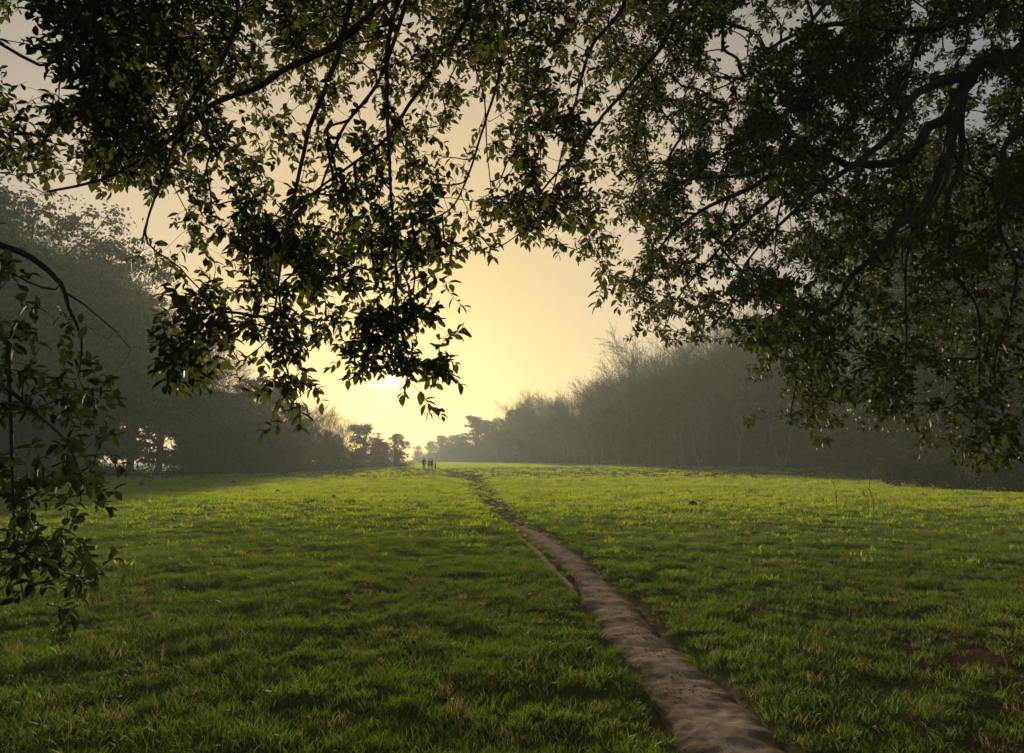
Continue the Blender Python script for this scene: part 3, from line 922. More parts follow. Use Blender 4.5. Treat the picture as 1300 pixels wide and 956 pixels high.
def grow(limbs, att, bf=.35):
    """connect every shoot point to the nearest wood, weighing the way back to the limb; returns parent ids"""
    sk = np.concatenate([l[0] for l in limbs]); lid = np.concatenate([np.full(len(l[0]), i) for i, l in enumerate(limbs)])
    ns, n = len(sk), len(att)
    P = np.concatenate([sk, att])
    par = np.full(ns + n, -1); owner = np.concatenate([lid, np.full(n, -1)]); plen = np.zeros(ns + n)
    best = np.full(n, 1e9); bp = np.zeros(n, int)
    for a in range(0, ns, 200):
        d = np.linalg.norm(att[:, None] - sk[None, a:a + 200], axis=2)
        m = d.argmin(1); dm = d[np.arange(n), m]; u = dm < best; best[u] = dm[u]; bp[u] = m[u] + a
    done = np.zeros(n, bool)
    for _ in range(n):
        c = np.where(done, 1e18, best); k = int(c.argmin()); done[k] = True
        par[ns + k] = bp[k]; owner[ns + k] = owner[bp[k]]
        plen[ns + k] = plen[bp[k]] + np.linalg.norm(P[ns + k] - P[bp[k]])
        d = np.linalg.norm(att - att[k], axis=1) + bf * plen[ns + k]
        u = (d < best) & ~done; best[u] = d[u]; bp[u] = ns + k
    return P, par, owner, ns


def build_oak(name, label, trunk, trunk_r, limbs, att, per, ll, leafmat, droop, leaf_droop):
    root = bpy.data.objects.new(name, None); C.objects.link(root)
    base = trunk[0].copy(); base[2] = float(H(base[0], base[1])); root.location = base
    tag(root, label, 'tree')

    def child(nm, mb, m, parent, smooth=False):
        me = mb.mesh(nm, m, smooth)
        me.transform(__import__('mathutils').Matrix.Translation(Vector(-base)))
        return link(nm, me, parent)
    tp, tr = smooth_line(np.array(trunk), trunk_r, trunk_r * .62, .8, .2)
    tr[:3] *= [1.45, 1.2, 1.08]
    mb = MB(); add_tubes(mb, [(tp, tr)], 20); child('trunk', mb, M['bark'], root, True)
    P, par, owner, ns = grow(limbs, att)
    n = len(att)
    cnt = np.ones(ns + n); kids = np.zeros(ns + n, int)
    # accumulate towards the limb
    depth = np.zeros(ns + n, int)
    order = sorted(range(ns, ns + n), key=lambda i: 0)
    for i in range(ns, ns + n):
        k = i; c = 0
        while par[k] >= 0 and c < 500: k = par[k]; c += 1
        depth[i] = c
    for i in sorted(range(ns, ns + n), key=lambda i: -depth[i]):
        cnt[par[i]] += cnt[i]; kids[par[i]] += 1
    r_ = np.minimum(.0011 * cnt ** .48, .03)
    tw = {i: [] for i in range(len(limbs))}
    dirs = np.zeros((n, 3))
    for i in range(ns, ns + n):
        a = P[par[i]]; b = P[i]; L_ = np.linalg.norm(b - a) + 1e-6
        d = (b - a) / L_
        pd = (a - P[par[par[i]]]) if par[i] >= ns else d * 0 + np.array([0, 0, -.1])
        pd = pd / (np.linalg.norm(pd) + 1e-6)
        c1 = a + pd * L_ * .3 + rng.normal(size=3) * L_ * .05
        c2 = b - d * L_ * .3 + np.array([0, 0, droop * L_]) + rng.normal(size=3) * L_ * .05
        t = np.linspace(0, 1, 5)[:, None]
        cur = a * (1 - t) ** 3 + 3 * c1 * t * (1 - t) ** 2 + 3 * c2 * t * t * (1 - t) + b * t ** 3
        rp_ = min(r_[i] * 1.25, r_[par[i]]) if par[i] >= ns else r_[i] * 1.3
        tw[owner[i]].append((cur, np.linspace(rp_, r_[i], 5)))
        e = b - cur[-2]; dirs[i - ns] = e / (np.linalg.norm(e) + 1e-6)
    for li, (lp, lr) in enumerate(limbs):
        mb = MB(); add_tubes(mb, [(lp, lr)], 12)
        if tw[li]: add_tubes(mb, tw[li], 4)
        lo = child('limb', mb, M['bark'], root, True)
        ids = np.where(owner[ns:] == li)[0]
        if len(ids) == 0: continue
        # a leafy shoot at every point: leaves alternate along its last centimetres
        k = per; B = P[ns + ids]; D = dirs[ids] * .75 + rng.normal(size=(len(ids), 3)) * .45 + np.array([0, 0, -leaf_droop]); D = unit(D)
        SL = (.09 + .07 * rng.random(len(ids))) * (ll / .065)
        ref = unit(np.cross(D, rng.normal(size=D.shape))); ref2 = np.cross(D, ref)
        bs, ds, nn, le = [], [], [], []
        for j in range(k):
            f = (j + .3 + .4 * rng.random(len(ids))) / k
            f = 1 - (1 - f) ** 1.5
            ang = j * 2.4 + rng.random(len(ids)) * .7
            out = ref * np.cos(ang)[:, None] + ref2 * np.sin(ang)[:, None]
            opn = (1.25 - .45 * f)[:, None]
            dd = unit(D * (1 - .35 * opn) + out * opn + np.array([0, 0, -.30 * leaf_droop - .12]) + rng.normal(size=D.shape) * .16)
            q = B + D * (SL * f)[:, None] * .9 - D * (SL * .25)[:, None]
            bs.append(q); ds.append(dd)
            nn.append(unit(np.array([0, 0, 1.0]) + out * .5 + rng.normal(size=D.shape) * .45)); le.append(ll * (.62 + .62 * rng.random(len(ids))) * (1 - .25 * f))
        mb2 = MB(); leaves(mb2, np.concatenate(bs), np.concatenate(ds), np.concatenate(nn), np.concatenate(le))
        # shoot stems
        t = np.linspace(-.35, .8, 3)
        st = [(B[i] + D[i] * SL[i] * t[:, None], np.array([.0012, .0011, .0007]) * (ll / .065)) for i in range(len(ids))]
        add_tubes(mb2, st, 3)
        child('foliage', mb2, M[leafmat], lo)
    return root


def sample(G, x0, x1, y0, y1, per_cell, depth_fn, seed, clumpy=1.0, k=26.0, sel=None, sh=20, gam=1.2):
    """shoot points with the photo's foliage density, each with its own distance"""
    r = np.random.default_rng(seed)
    n = int((x1 - x0) * (y1 - y0) / 2500 * per_cell * 2.6)
    px = r.random(n) * (x1 - x0) + x0; py = r.random(n) * (y1 - y0) + y0
    d = (dens(G, px, py + sh) / 9) ** gam
    lai = -np.log(1 - np.minimum(d, .90)) / 3.3
    cl = fbm(px / k, py / k, 2, seed + 3)
    pr = lai * np.clip((cl - .5) * 4.2 * clumpy + 1, .1, 1.6)
    keep = r.random(n) < pr * 1 / 2.6 * 2.1
    if sel is not None: keep &= sel(px, py)
    px, py = px[keep], py[keep]
    Y = depth_fn(px, py, r)
    return np.array([at(a, b, c) for a, b, c in zip(px, py, Y)])


# ---- centre tree: trunk behind the camera, limbs reaching forward over it
def depthA(px, py, r):
    lo = sstep(180, 420, py) * (px < 660)
    base = 4.9 - 1.5 * lo - .9 * (px < 260) * sstep(0, 200, 260 - px + 60)
    spread = 1.0 * (1 - lo) + .35 * lo
    cl = fbm(px / 70, py / 70, 2, 91)
    return np.maximum(2.7, base + (cl - .5) * 2.2 * (1 - .6 * lo) + r.normal(size=len(px)) * spread * .55)


selA = lambda px, py: (np.hypot(px - 499, (py - 482) * .8) > 12) & (px < 772 + 40 * (vnoise(py / 60, py * 0, 4) - .5))
attA = sample(GR, 0, 800, 0, 620, 54, depthA, 31, sel=selA, sh=26)
# the crown goes on above the picture and back over the camera
r9 = np.random.default_rng(99)


def canopy(cx, cy, rx, ry, z0, z1, n, r, hole=None):
    a = r.random(n) * 6.283; q = np.sqrt(r.random(n)); x = cx + rx * q * np.cos(a); y = cy + ry * q * np.sin(a)
    z = z0 + (z1 - z0) * r.random(n)
    P = np.stack([x, y, z], 1)
    # keep those points that stand outside the photographed frame
    v = P - EYE; f = v[:, 1] * math.cos(TILT) + v[:, 2] * math.sin(TILT); u = -v[:, 1] * math.sin(TILT) + v[:, 2] * math.cos(TILT)
    sy = 433 - F * u / np.maximum(f, .01); sx = 650 + F * v[:, 0] / np.maximum(f, .01)
    inside = (f > .05) & (sy > -40) & (sx > -60) & (sx < 1360)
    return P[~inside]


attA_x = np.concatenate([sample(GR, -320, 800, -330, 0, 30, depthA, 131, sh=0), sample(GR, -320, 0, 0, 230, 26, depthA, 132, sh=0)])
attA_up = canopy(-1.0, 1.0, 5.5, 5.5, 4.2, 8.5, 1500, r9)
fork = np.array([-1.5, -1.9, 3.0])
limbsA = []


def limbA(rows, r0, r1, via=None):
    P = [fork + rng.normal(size=3) * .05] + ([np.array(via)] if via is not None else []) + [at(*q) for q in rows]
    limbsA.append(smooth_line(np.array(P), r0, r1, .75))


limbA([(560, -260, 3.2), (505, -40, 3.6), (480, 10, 3.7), (440, 45, 3.75), (420, 62, 3.8), (370, 84, 3.7), (320, 115, 3.6), (270, 132, 3.5), (200, 190, 3.4), (130, 228, 3.3), (62, 243, 3.2)], .12, .006, (-1.0, -.3, 4.4))
limbA([(620, -300, 3.0), (470, -60, 3.5), (428, 72, 3.6), (402, 140, 3.5), (392, 165, 3.4), (378, 230, 3.2), (362, 300, 3.1), (352, 370, 3.0), (345, 420, 3.0)], .085, .004, (-.7, -.2, 4.3))
limbA([(640, -260, 3.6), (530, -60, 4.1), (514, 6, 4.2), (499, 56, 4.2), (477, 110, 4.1), (439, 157, 4.0), (423, 194, 3.8), (400, 260, 3.5)], .08, .005, (-.4, 0, 4.4))
limbA([(650, -200, 4.0), (605, -40, 4.4), (590, 28, 4.4), (540, 103, 4.2), (514, 141, 4.0), (495, 172, 3.9), (452, 205, 3.7), (414, 232, 3.5), (330, 300, 3.2)], .07, .004, (-.3, .3, 4.5))
limbA([(560, -200, 3.4), (500, 20, 3.6), (491, 94, 3.6), (495, 220, 3.4), (500, 300, 3.2), (504, 400, 3.0), (500, 470, 2.9)], .06, .003, (-.7, .1, 4.2))
limbA([(640, -240, 4.2), (600, 10, 4.6), (602, 78, 4.5), (615, 125, 4.5), (618, 188, 4.4), (624, 244, 4.3)], .05, .003, (-.2, .3, 4.6))
limbA([(660, -160, 4.4), (640, 60, 4.6), (611, 170, 4.4), (593, 226, 4.2), (571, 266, 3.9), (524, 285, 3.6), (470, 300, 3.4)], .05, .003, (0, .4, 4.7))
limbA([(800, -220, 4.2), (797, -20, 4.8), (775, 31, 4.9), (756, 50, 4.9), (743, 81, 4.9), (728, 140, 4.8), (715, 188, 4.7), (700, 250, 4.6)], .09, .005, (.3, .4, 4.9))
limbA([(900, -200, 4.4), (868, -10, 5.0), (844, 50, 5.1), (825, 78, 5.1), (790, 119, 5.0), (765, 147, 4.9), (735, 190, 4.8), (690, 240, 4.7), (660, 300, 4.6)], .10, .005, (.6, .4, 4.9))
limbA([(300, -240, 3.2), (230, -60, 3.5), (180, 20, 3.5), (120, 60, 3.4), (80, 90, 3.3), (75, 130, 3.3)], .08, .004, (-1.6, -.2, 4.3))
limbA([(260, -240, 3.2), (300, -20, 3.6), (290, 60, 3.6), (240, 130, 3.4), (215, 200, 3.2), (190, 270, 3.1), (180, 310, 3.0)], .07, .004, (-1.4, -.1, 4.3))
limbsA.append(smooth_line(np.array([fork, [-1.2, -.6, 4.6], [-.6, 1.0, 5.9], [.3, 2.6, 6.8], [1.4, 3.8, 7.4]]), .16, .03))
limbsA.append(smooth_line(np.array([fork, [-2.6, -.8, 4.6], [-3.8, .9, 5.8], [-4.4, 2.6, 6.6]]), .14, .03))
limbsA.append(smooth_line(np.array([fork, [-1.6, -2.9, 4.5], [-.6, -3.6, 5.8], [.8, -4.2, 6.6]]), .14, .03))
build_oak('evergreen_oak', 'big evergreen oak with drooping leafy boughs hanging over the centre and upper left', [np.array([-1.7, -2.3, -.3]), np.array([-1.75, -2.25, .8]), np.array([-1.6, -2.05, 2.0]), np.array([-1.5, -1.9, 3.1])], .42,
          limbsA, np.concatenate([attA, attA_x, attA_up]), 7, .072, 'oak_leaf', .04, .25)

# ---- right tree
def depthB(px, py, r):
    lo = sstep(300, 560, py)
    cl = fbm(px / 80, py / 80, 2, 57)
    return np.maximum(4.2, 6.8 - .9 * lo - .9 * sstep(1150, 1320, px) + (cl - .5) * 3.0 + r.normal(size=len(px)) * .7)


selB = lambda px, py: ~(px < 772 + 40 * (vnoise(py / 60, py * 0, 4) - .5))
attB = sample(GR, 740, 1300, 0, 620, 135, depthB, 37, sel=selB, sh=16)
attB_x = np.concatenate([sample(GR, 740, 1650, -330, 0, 60, depthB, 133, sh=0), sample(GR, 1300, 1650, 0, 520, 60, depthB, 134, sh=0)])
attB_up = canopy(5.0, 5.0, 6.0, 5.5, 4.0, 9.5, 1500, np.random.default_rng(98))
attB_up = attB_up[attB_up[:, 2] > 2.4]
forkB = np.array([6.9, 5.4, 4.4])
limbsB = []


def limbB(rows, r0, r1, start=None):
    P = ([forkB + rng.normal(size=3) * .05] if start is None else [np.array(start)]) + [at(*q) for q in rows]
    limbsB.append(smooth_line(np.array(P), r0, r1, .7))


limbB([(1330, 52, 5.7), (1300, 69, 5.8), (1243, 82, 5.8), (1230, 104, 5.8), (1211, 132, 5.8), (1200, 151, 5.8), (1178, 160, 5.8), (1167, 185, 5.8), (1148, 203, 5.8), (1117, 207, 5.9), (1076, 209, 6.0), (1054, 199, 6.0), (1007, 195, 6.1), (960, 235, 6.2), (900, 262, 6.2), (850, 300, 6.1), (815, 345, 6.0)], .125, .006)
j1 = at(1236, 94, 5.8); j2 = at(1219, 124, 5.8); j3 = at(1054, 203, 6.0)
limbB([(1195, 104, 5.7), (1167, 116, 5.6), (1148, 138, 5.6), (1136, 163, 5.6), (1117, 185, 5.6), (1090, 204, 5.6), (1040, 240, 5.6), (990, 285, 5.5), (950, 330, 5.5), (930, 380, 5.4)], .055, .004, j1)
limbB([(1211, 163, 5.6), (1199, 201, 5.5), (1192, 222, 5.4), (1173, 261, 5.3), (1140, 287, 5.2), (1115, 321, 5.1), (1080, 352, 5.1), (1063, 383, 5.0), (1029, 412, 5.0), (1013, 476, 4.9), (1003, 530, 4.9)], .065, .004, j2)
limbB([(1205, 180, 5.3), (1200, 230, 5.1), (1165, 290, 5.0), (1150, 331, 4.9), (1151, 428, 4.8), (1146, 500, 4.8)], .035, .003, j2)
limbB([(1220, 200, 5.4), (1201, 260, 5.2), (1203, 311, 5.1), (1215, 352, 5.0), (1236, 380, 4.9), (1243, 410, 4.9), (1243, 483, 4.8), (1238, 560, 4.8)], .035, .003, j2)
limbB([(1320, 160, 5.0), (1275, 240, 4.9), (1270, 297, 4.8), (1291, 338, 4.8), (1280, 400, 4.7), (1262, 470, 4.7), (1280, 550, 4.6)], .06, .003)
limbB([(1330, -40, 5.8), (1240, 20, 6.1), (1150, 40, 6.3), (1060, 30, 6.5), (980, 60, 6.6), (920, 130, 6.6)], .12, .005)
limbB([(1300, -160, 6.0), (1180, -60, 6.4), (1080, -20, 6.6), (1020, 40, 6.6), (990, 110, 6.5), (950, 170, 6.4)], .10, .005)
limbB([(1000, 203, 6.1), (950, 222, 5.9), (900, 225, 5.8), (850, 235, 5.6), (805, 270, 5.5)], .028, .004, j3)
limbB([(1010, 230, 6.2), (960, 270, 6.2), (900, 330, 6.2), (860, 380, 6.2), (840, 430, 6.2)], .028, .003, j3)
limbsB.append(smooth_line(np.array([forkB, [6.4, 5.0, 5.8], [5.4, 4.4, 7.2], [4.2, 3.6, 8.2]]), .16, .03))
limbsB.append(smooth_line(np.array([forkB, [7.8, 6.2, 5.6], [8.6, 7.2, 7.0], [9.0, 7.8, 8.4]]), .14, .03))
limbsB.append(smooth_line(np.array([forkB, [7.2, 4.0, 5.6], [7.0, 2.4, 6.4], [6.2, 1.2, 7.0]]), .14, .03))
build_oak('evergreen_oak', 'evergreen oak with a thick dark limb reaching in from the right edge', [np.array([7.3, 5.6, -.3]), np.array([7.25, 5.55, 1.0]), np.array([7.0, 5.5, 2.8]), forkB + 0], .45,
          limbsB, np.concatenate([attB, attB_x, attB_up]), 8, .066, 'oak_leaf_right', .03, .15)

# ---- low spray at the left edge
def depthC(px, py, r):
    return np.maximum(2.2, 2.85 + (fbm(px / 60, py / 60, 2, 12) - .5) * 1.2 + r.normal(size=len(px)) * .22)


attC = sample(CG, -60, 140, 290, 820, 19, depthC, 43, sh=14)
attC_o = np.array([at(-70 - 500 * random.random() ** 1.4, random.uniform(120, 700), random.uniform(2.2, 3.6)) for _ in range(330)])
forkC = np.array([-4.7, 2.0, 3.2]); limbsC = []
LC = lambda rows, r0, r1, st=None: limbsC.append(smooth_line(np.array([forkC if st is None else st] + [at(*q) for q in rows]), r0, r1, .6))
LC([(-300, 330, 2.6), (-120, 300, 2.7), (0, 312, 2.8), (42, 329, 2.8), (78, 361, 2.8), (87, 390, 2.8), (104, 429, 2.8), (100, 475, 2.8)], .08, .0025)
LC([(107, 387, 2.8), (146, 420, 2.8), (165, 442, 2.8)], .005, .0018, at(84, 372, 2.8))
LC([(-320, 420, 2.6), (-120, 380, 2.75), (0, 426, 2.8), (10, 452, 2.8), (13, 517, 2.85), (16, 600, 2.85), (19, 690, 2.85), (30, 760, 2.85)], .05, .0025)
LC([(-250, 520, 2.6), (-80, 470, 2.7), (0, 490, 2.75), (29, 510, 2.75), (49, 527, 2.75), (81, 556, 2.75), (94, 580, 2.7), (112, 625, 2.7)], .045, .0025)
LC([(-260, 640, 2.6), (-90, 640, 2.7), (0, 690, 2.75), (60, 722, 2.75), (104, 742, 2.75)], .035, .0025)
limbsC.append(smooth_line(np.array([forkC, [-4.2, 2.4, 4.6], [-3.9, 2.6, 5.8]]), .12, .03))
up3 = canopy(-4.6, 2.2, 2.8, 2.8, 3.4, 6.5, 420, np.random.default_rng(97)); up3 = up3[up3[:, 0] < -2.4]
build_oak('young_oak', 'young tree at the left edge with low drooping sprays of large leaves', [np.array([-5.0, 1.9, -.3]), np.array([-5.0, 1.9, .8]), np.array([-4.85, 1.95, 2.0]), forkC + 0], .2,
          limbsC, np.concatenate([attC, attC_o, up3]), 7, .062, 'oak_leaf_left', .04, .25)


# ------------------------------------------------------------------ grass
def grass_mat(name, c1, c2, tr, dry=None):
    m = bpy.data.materials.new(name); m.use_nodes = True
    t = m.node_tree; t.nodes.clear(); L = t.links.new
    out = t.nodes.new('ShaderNodeOutputMaterial'); p = t.nodes.new('ShaderNodeBsdfPrincipled')
    p.inputs['Roughness'].default_value = .6; p.inputs['Specular IOR Level'].default_value = .2
    oi = t.nodes.new('ShaderNodeObjectInfo'); g = t.nodes.new('ShaderNodeNewGeometry')
    n = t.nodes.new('ShaderNodeTexNoise'); n.inputs['Scale'].default_value = .45; n.inputs['Detail'].default_value = 5
    L(oi.outputs['Location'], n.inputs['Vector'])
    r = t.nodes.new('ShaderNodeMapRange'); r.inputs[1].default_value = .36; r.inputs[2].default_value = .64; L(n.outputs[0], r.inputs[0])
    x = t.nodes.new('ShaderNodeMix'); x.data_type = 'RGBA'; x.inputs[6].default_value = (*c1, 1); x.inputs[7].default_value = (*c2, 1)
    a = t.nodes.new('ShaderNodeMath'); a.operation = 'MULTIPLY_ADD'; a.inputs[1].default_value = .45
    s2 = t.nodes.new('ShaderNodeMath'); s2.operation = 'MULTIPLY'; s2.inputs[1].default_value = .6
    L(g.outputs['Random Per Island'], a.inputs[0]); L(r.outputs[0], s2.inputs[0]); L(s2.outputs[0], a.inputs[2]); L(a.outputs[0], x.inputs[0])
    # now and then a straw coloured tuft
    gt = t.nodes.new('ShaderNodeMath'); gt.operation = 'GREATER_THAN'; gt.inputs[1].default_value = .93; L(oi.outputs['Random'], gt.inputs[0])
    y = t.nodes.new('ShaderNodeMix'); y.data_type = 'RGBA'; y.inputs[7].default_value = (*(dry or (.20, .17, .06)), 1)
    L(gt.outputs[0], y.inputs[0]); L(x.outputs[2], y.inputs[6])
    L(y.outputs[2], p.inputs['Base Color'])
    tn = t.nodes.new('ShaderNodeBsdfTranslucent'); L(y.outputs[2], tn.inputs[0])
    ms = t.nodes.new('ShaderNodeMixShader'); ms.inputs[0].default_value = tr
    L(p.outputs[0], ms.inputs[1]); L(tn.outputs[0], ms.inputs[2]); L(ms.outputs[0], out.inputs[0])
    return m


GM_SHADED = grass_mat('grass', (.12, .185, .010), (.058, .108, .007), .52)  # near copy of the grass: foreground shade put into its darker colour
GF_LIT = grass_mat('far_grass_lit', (.38, .46, .018), (.24, .35, .014), .65)  # far copy: sunlit brightness put into its lighter colour
GMID_LIT = grass_mat('mid_grass_lit', (.35, .43, .014), (.18, .27, .009), .62)  # middle copy: colour lightened as if more sunlit than the near grass
GD = grass_mat('rank_grass', (.07, .11, .018), (.04, .06, .014), .35, (.10, .08, .03))


def tuft(seed, n, rad, h, w, m, lean=.5):
    r = np.random.default_rng(seed)
    a = r.random(n) * 6.283; q = rad * np.sqrt(r.random(n))
    b = np.stack([q * np.cos(a), q * np.sin(a), np.full(n, -.01)], 1)
    la = r.random(n) * 6.283; ln = lean * r.random(n)
    d = np.stack([np.cos(la) * ln, np.sin(la) * ln, np.ones(n)], 1) + b * np.array([3, 3, 0]); d = unit(d)
    hh = h * (.5 + .7 * r.random(n))
    sa = r.random(n) * 6.283; s = np.stack([np.cos(sa), np.sin(sa), np.zeros(n)], 1) * w * (.6 + .7 * r.random(n))[:, None]
    c = np.stack([np.cos(la), np.sin(la), -.35 * np.ones(n)], 1) * (hh * (.1 + .5 * r.random(n)))[:, None]
    m1 = b + d * hh[:, None] * .55 + c * .25; tp = b + d * hh[:, None] + c
    V = np.stack([b - s * .5, b + s * .5, m1 + s * .42, m1 - s * .42, tp], 1).reshape(-1, 3)
    k = np.arange(n)[:, None] * 5
    mb = MB(); mb.add(V, k + np.array([0, 1, 2, 3]), k + np.array([3, 2, 4]))
    return mb.mesh('tuft', m)


def field_points(n, y0, y1, seed, wx=.82, pw=1.0, extra=2.0):
    r = np.random.default_rng(seed)
    # even cover per square metre over the widening field
    u = r.random(n); y = np.sqrt(y0 ** 2 + u ** pw * (y1 ** 2 - y0 ** 2)); x = (r.random(n) * 2 - 1) * (y * wx + extra)
    return x, y, r


def lay(name, label, n, y0, y1, srcs, s0, seed, pw=1.0, cond=None, fade=None):
    x, y, r = field_points(n, y0, y1, seed, pw=pw)
    d = path_mask(x, y)
    e = np.interp(y, [4, 12, 17, 24, 60], [.9, .8, .55, .1, -1])
    d = d + np.interp(y, [13, 19, 60], [0, .30, .55])
    keep = (d > e + .35 * r.random(len(x)) ** 2 - .16 + .9 * (fbm(x / .28, y / .34, 3, 71) - .5)) & (r.random(len(x)) < .35 + .65 * sstep(.8, 1.5, d))
    keep &= x < x_edge(y) + 3
    lit = sstep(1.0, 4.5, x) * (1 - sstep(5.0, 10.5, y)) * sstep(.35, .6, fbm(x / .9, y / .9, 3, 77) + .18)
    keep &= r.random(len(x)) > lit * .72
    if cond is not None: keep &= cond(x, y, r)
    if fade: keep &= r.random(len(x)) < (sstep(fade[0], fade[1], y) * (1 - sstep(fade[2], fade[3], y)))
    x, y = x[keep], y[keep]; d = d[keep]
    s = s0(y) * (.7 + .6 * r.random(len(x))) * (.5 + .5 * sstep(.9, 2.1, d)) * (.5 + 1.0 * fbm(x / .8, y / .7, 3, 201))
    z = H(x, y); d0 = path_mask(x, y); z = np.where((d0 < 1.2) & (y < 20), np.maximum(z, path_top(x, y, d0)), z)
    P = np.stack([x, y, z], 1)
    rot = np.stack([r.normal(size=len(x)) * .12, r.normal(size=len(x)) * .12, r.random(len(x)) * 6.283], 1)
    s = np.maximum(s, .42 * s0(y))
    S = np.stack([s * 1.15, s * 1.15, s * (.75 + .5 * r.random(len(x)))], 1)
    return scatter(name, P, rot, S, srcs, label, srcs[0].materials[0])


lay('grass', 'short green meadow grass close by', 190000, 3.2, 46, [tuft(i, 32, .08, .072, .0042, GM_SHADED) for i in range(5)], lambda y: np.interp(y, [3, 20, 46], [.9, 1.15, 1.9]), 61, 1.15, fade=(0, 1, 7, 30))
lay('grass', 'short green grass of the middle of the meadow', 100000, 7, 80, [tuft(10 + i, 22, .14, .10, .012, GMID_LIT) for i in range(4)], lambda y: np.interp(y, [8, 18, 60], [.8, 1.0, 1.7]), 62, .8, fade=(6, 28, 30, 70))
lay('grass', 'pale green grass at the far side of the meadow', 80000, 30, 260, [tuft(20 + i, 20, .3, .13, .03, GF_LIT) for i in range(3)], lambda y: np.interp(y, [30, 60, 150, 260], [.75, 1.1, 2.0, 3.4]), 63, .85, fade=(25, 60, 500, 600))
lay('rank_grass', 'dark rank tussocks scattered over the meadow', 90000, 3.6, 110, [tuft(30 + i, 46, .10, .13, .007, GD, .9) for i in range(4)], lambda y: np.interp(y, [3, 30, 90], [.75, 1.25, 2.0]), 64, .5,
    cond=lambda x, y, r: fbm(x / .62, y / .62, 2, 301) > .73 - .08 * (1 - sstep(6, 20, y)))  # dark tufts set denser close by, adding a shaded tone to the foreground


# fallen leaves under the oaks
def litter():
    n = 3600; r = np.random.default_rng(5)
    x = r.random(n) * 11 - 3.5; y = 3.2 + r.random(n) * 7
    lit = sstep(-.5, 3.5, x) * (1 - sstep(5.5, 10, y)) * sstep(.3, .6, fbm(x / .8, y / .8, 3, 77) + .1) + .02
    lit = lit * (path_mask(x, y) > 1.1)
    k = r.random(n) < lit; x, y = x[k], y[k]; n = len(x)
    P = np.stack([x, y, H(x, y) + .012 + .03 * r.random(n)], 1)
    a = r.random(n) * 6.283
    mb = MB(); leaves(mb, P, np.stack([np.cos(a), np.sin(a), r.normal(size=n) * .25], 1), unit(np.stack([r.normal(size=n) * .3, r.normal(size=n) * .3, np.ones(n)], 1)), .03 + .03 * r.random(n), .5, .5)
    tag(link('fallen_leaves', mb.mesh('fallen_leaves', M['litter'])), 'brown fallen oak leaves lying in the grass', kind='stuff')


litter()


def pebbles():
    r = np.random.default_rng(8); n = 2200; y = 3.4 + r.random(n) ** 1.3 * 14; s_ = PW[np.argsort(PW[:, 1])]
    cx = np.interp(y, s_[:, 1], s_[:, 0]); w = np.interp(y, s_[:, 1], s_[:, 2]); x = cx + w * r.normal(size=n) * .6
    k = fbm(x / .4, y / .4, 2, 66) > .46; x, y = x[k], y[k]; n = len(x)
    bm_ = bmesh.new(); bmesh.ops.create_icosphere(bm_, subdivisions=1, radius=1)
    bv = np.array([v.co[:] for v in bm_.verts]); bf = np.array([[v.index for v in f.verts] for f in bm_.faces]); bm_.free()
    rad = .003 + .007 * r.random(n) ** 3
    V = bv[None] * rad[:, None, None] * (.7 + .6 * r.random((n, 1, 3))) * np.array([1, 1, .6]) * (1 + .25 * r.normal(size=(n, len(bv), 1)))
    V = V + np.stack([x, y, path_top(x, y, path_mask(x, y)) + .001], 1)[:, None]
    T = (bf[None] + (np.arange(n) * len(bv))[:, None, None]).reshape(-1, 3)
    me = make_mesh('pebbles', V.reshape(-1, 3), None, T); me.materials.append(mat('stone', (.15, .12, .09), (.05, .04, .03), rough=.9, nscale=8))
    tag(link('pebbles', me), 'small stones and crumbs of earth on the footpath', kind='stuff')


pebbles()


def daisies():
    r = np.random.default_rng(15); x, y, r = field_points(260, 4, 22, 15); k = path_mask(x, y) > 2; k &= fbm(x / 2, y / 2, 2, 9) > .5; x, y = x[k], y[k]
    mb = MB()
    for a, b in zip(x, y):
        z = float(H(a, b)) + .07 + .03 * r.random(); c = np.array([a, b, z]); t = np.arange(7) * .8976
        V = np.vstack([c + [0, 0, .003], c + np.stack([np.cos(t) * .011, np.sin(t) * .011, r.normal(size=7) * .002], 1)])
        mb.add(V, None, [[0, 1 + i, 1 + (i + 1) % 7] for i in range(7)])
    tag(link('daisies', mb.mesh('daisies', M['daisy'])), 'tiny white daisies dotted through the near grass', kind='stuff')


daisies()


# ------------------------------------------------------------------ small things standing in the meadow
def stalk(px, py, hpx, seed, label):
    g = ground_at(px, py); h = hpx / F * g[1] * 1.03; r = np.random.default_rng(seed)
    z = float(H(g[0], g[1]))
    mb = MB(); pts = np.array([[0, 0, -.03], [r.normal() * .02, 0, h * .35], [r.normal() * .03, r.normal() * .02, h * .7], [r.normal() * .04, 0, h]])
    L_ = [(pts, np.array([.010, .009, .007, .004]))]
    for i in range(7):
        t = .3 + .65 * r.random(); i0 = int(t * 3); c = pts[i0] * (1 - t * 3 + i0) + pts[min(i0 + 1, 3)] * (t * 3 - i0); a = r.random() * 6.283; l = .05 + .12 * r.random()
        e = c + np.array([math.cos(a) * l * .6, math.sin(a) * l * .6, l]); L_.append((np.array([c, (c + e) / 2 - [0, 0, .01], e]), np.array([.004, .003, .002])))
    add_tubes(mb, L_, 5)
    cl = [e[0][-1] + r.normal(size=(14, 3)) * .014 for e in L_]
    cards(mb, np.concatenate(cl), .02)
    o = link('dead_stalk', mb.mesh('dead_stalk', M['dead']), loc=(g[0], g[1], z)); tag(o, label, 'weed', 'dead weed stalks in the meadow')


stalk(1063, 655, 42, 1, 'tallest thin dead stalk standing alone in the grass at the right')
stalk(1103, 656, 30, 2, 'shorter dead stalk, left one of the close pair')
stalk(1109, 651, 40, 3, 'taller dead stalk, right one of the close pair')
stalk(892, 656, 16, 4, 'small dead stalk in the bright grass farther left than the others')


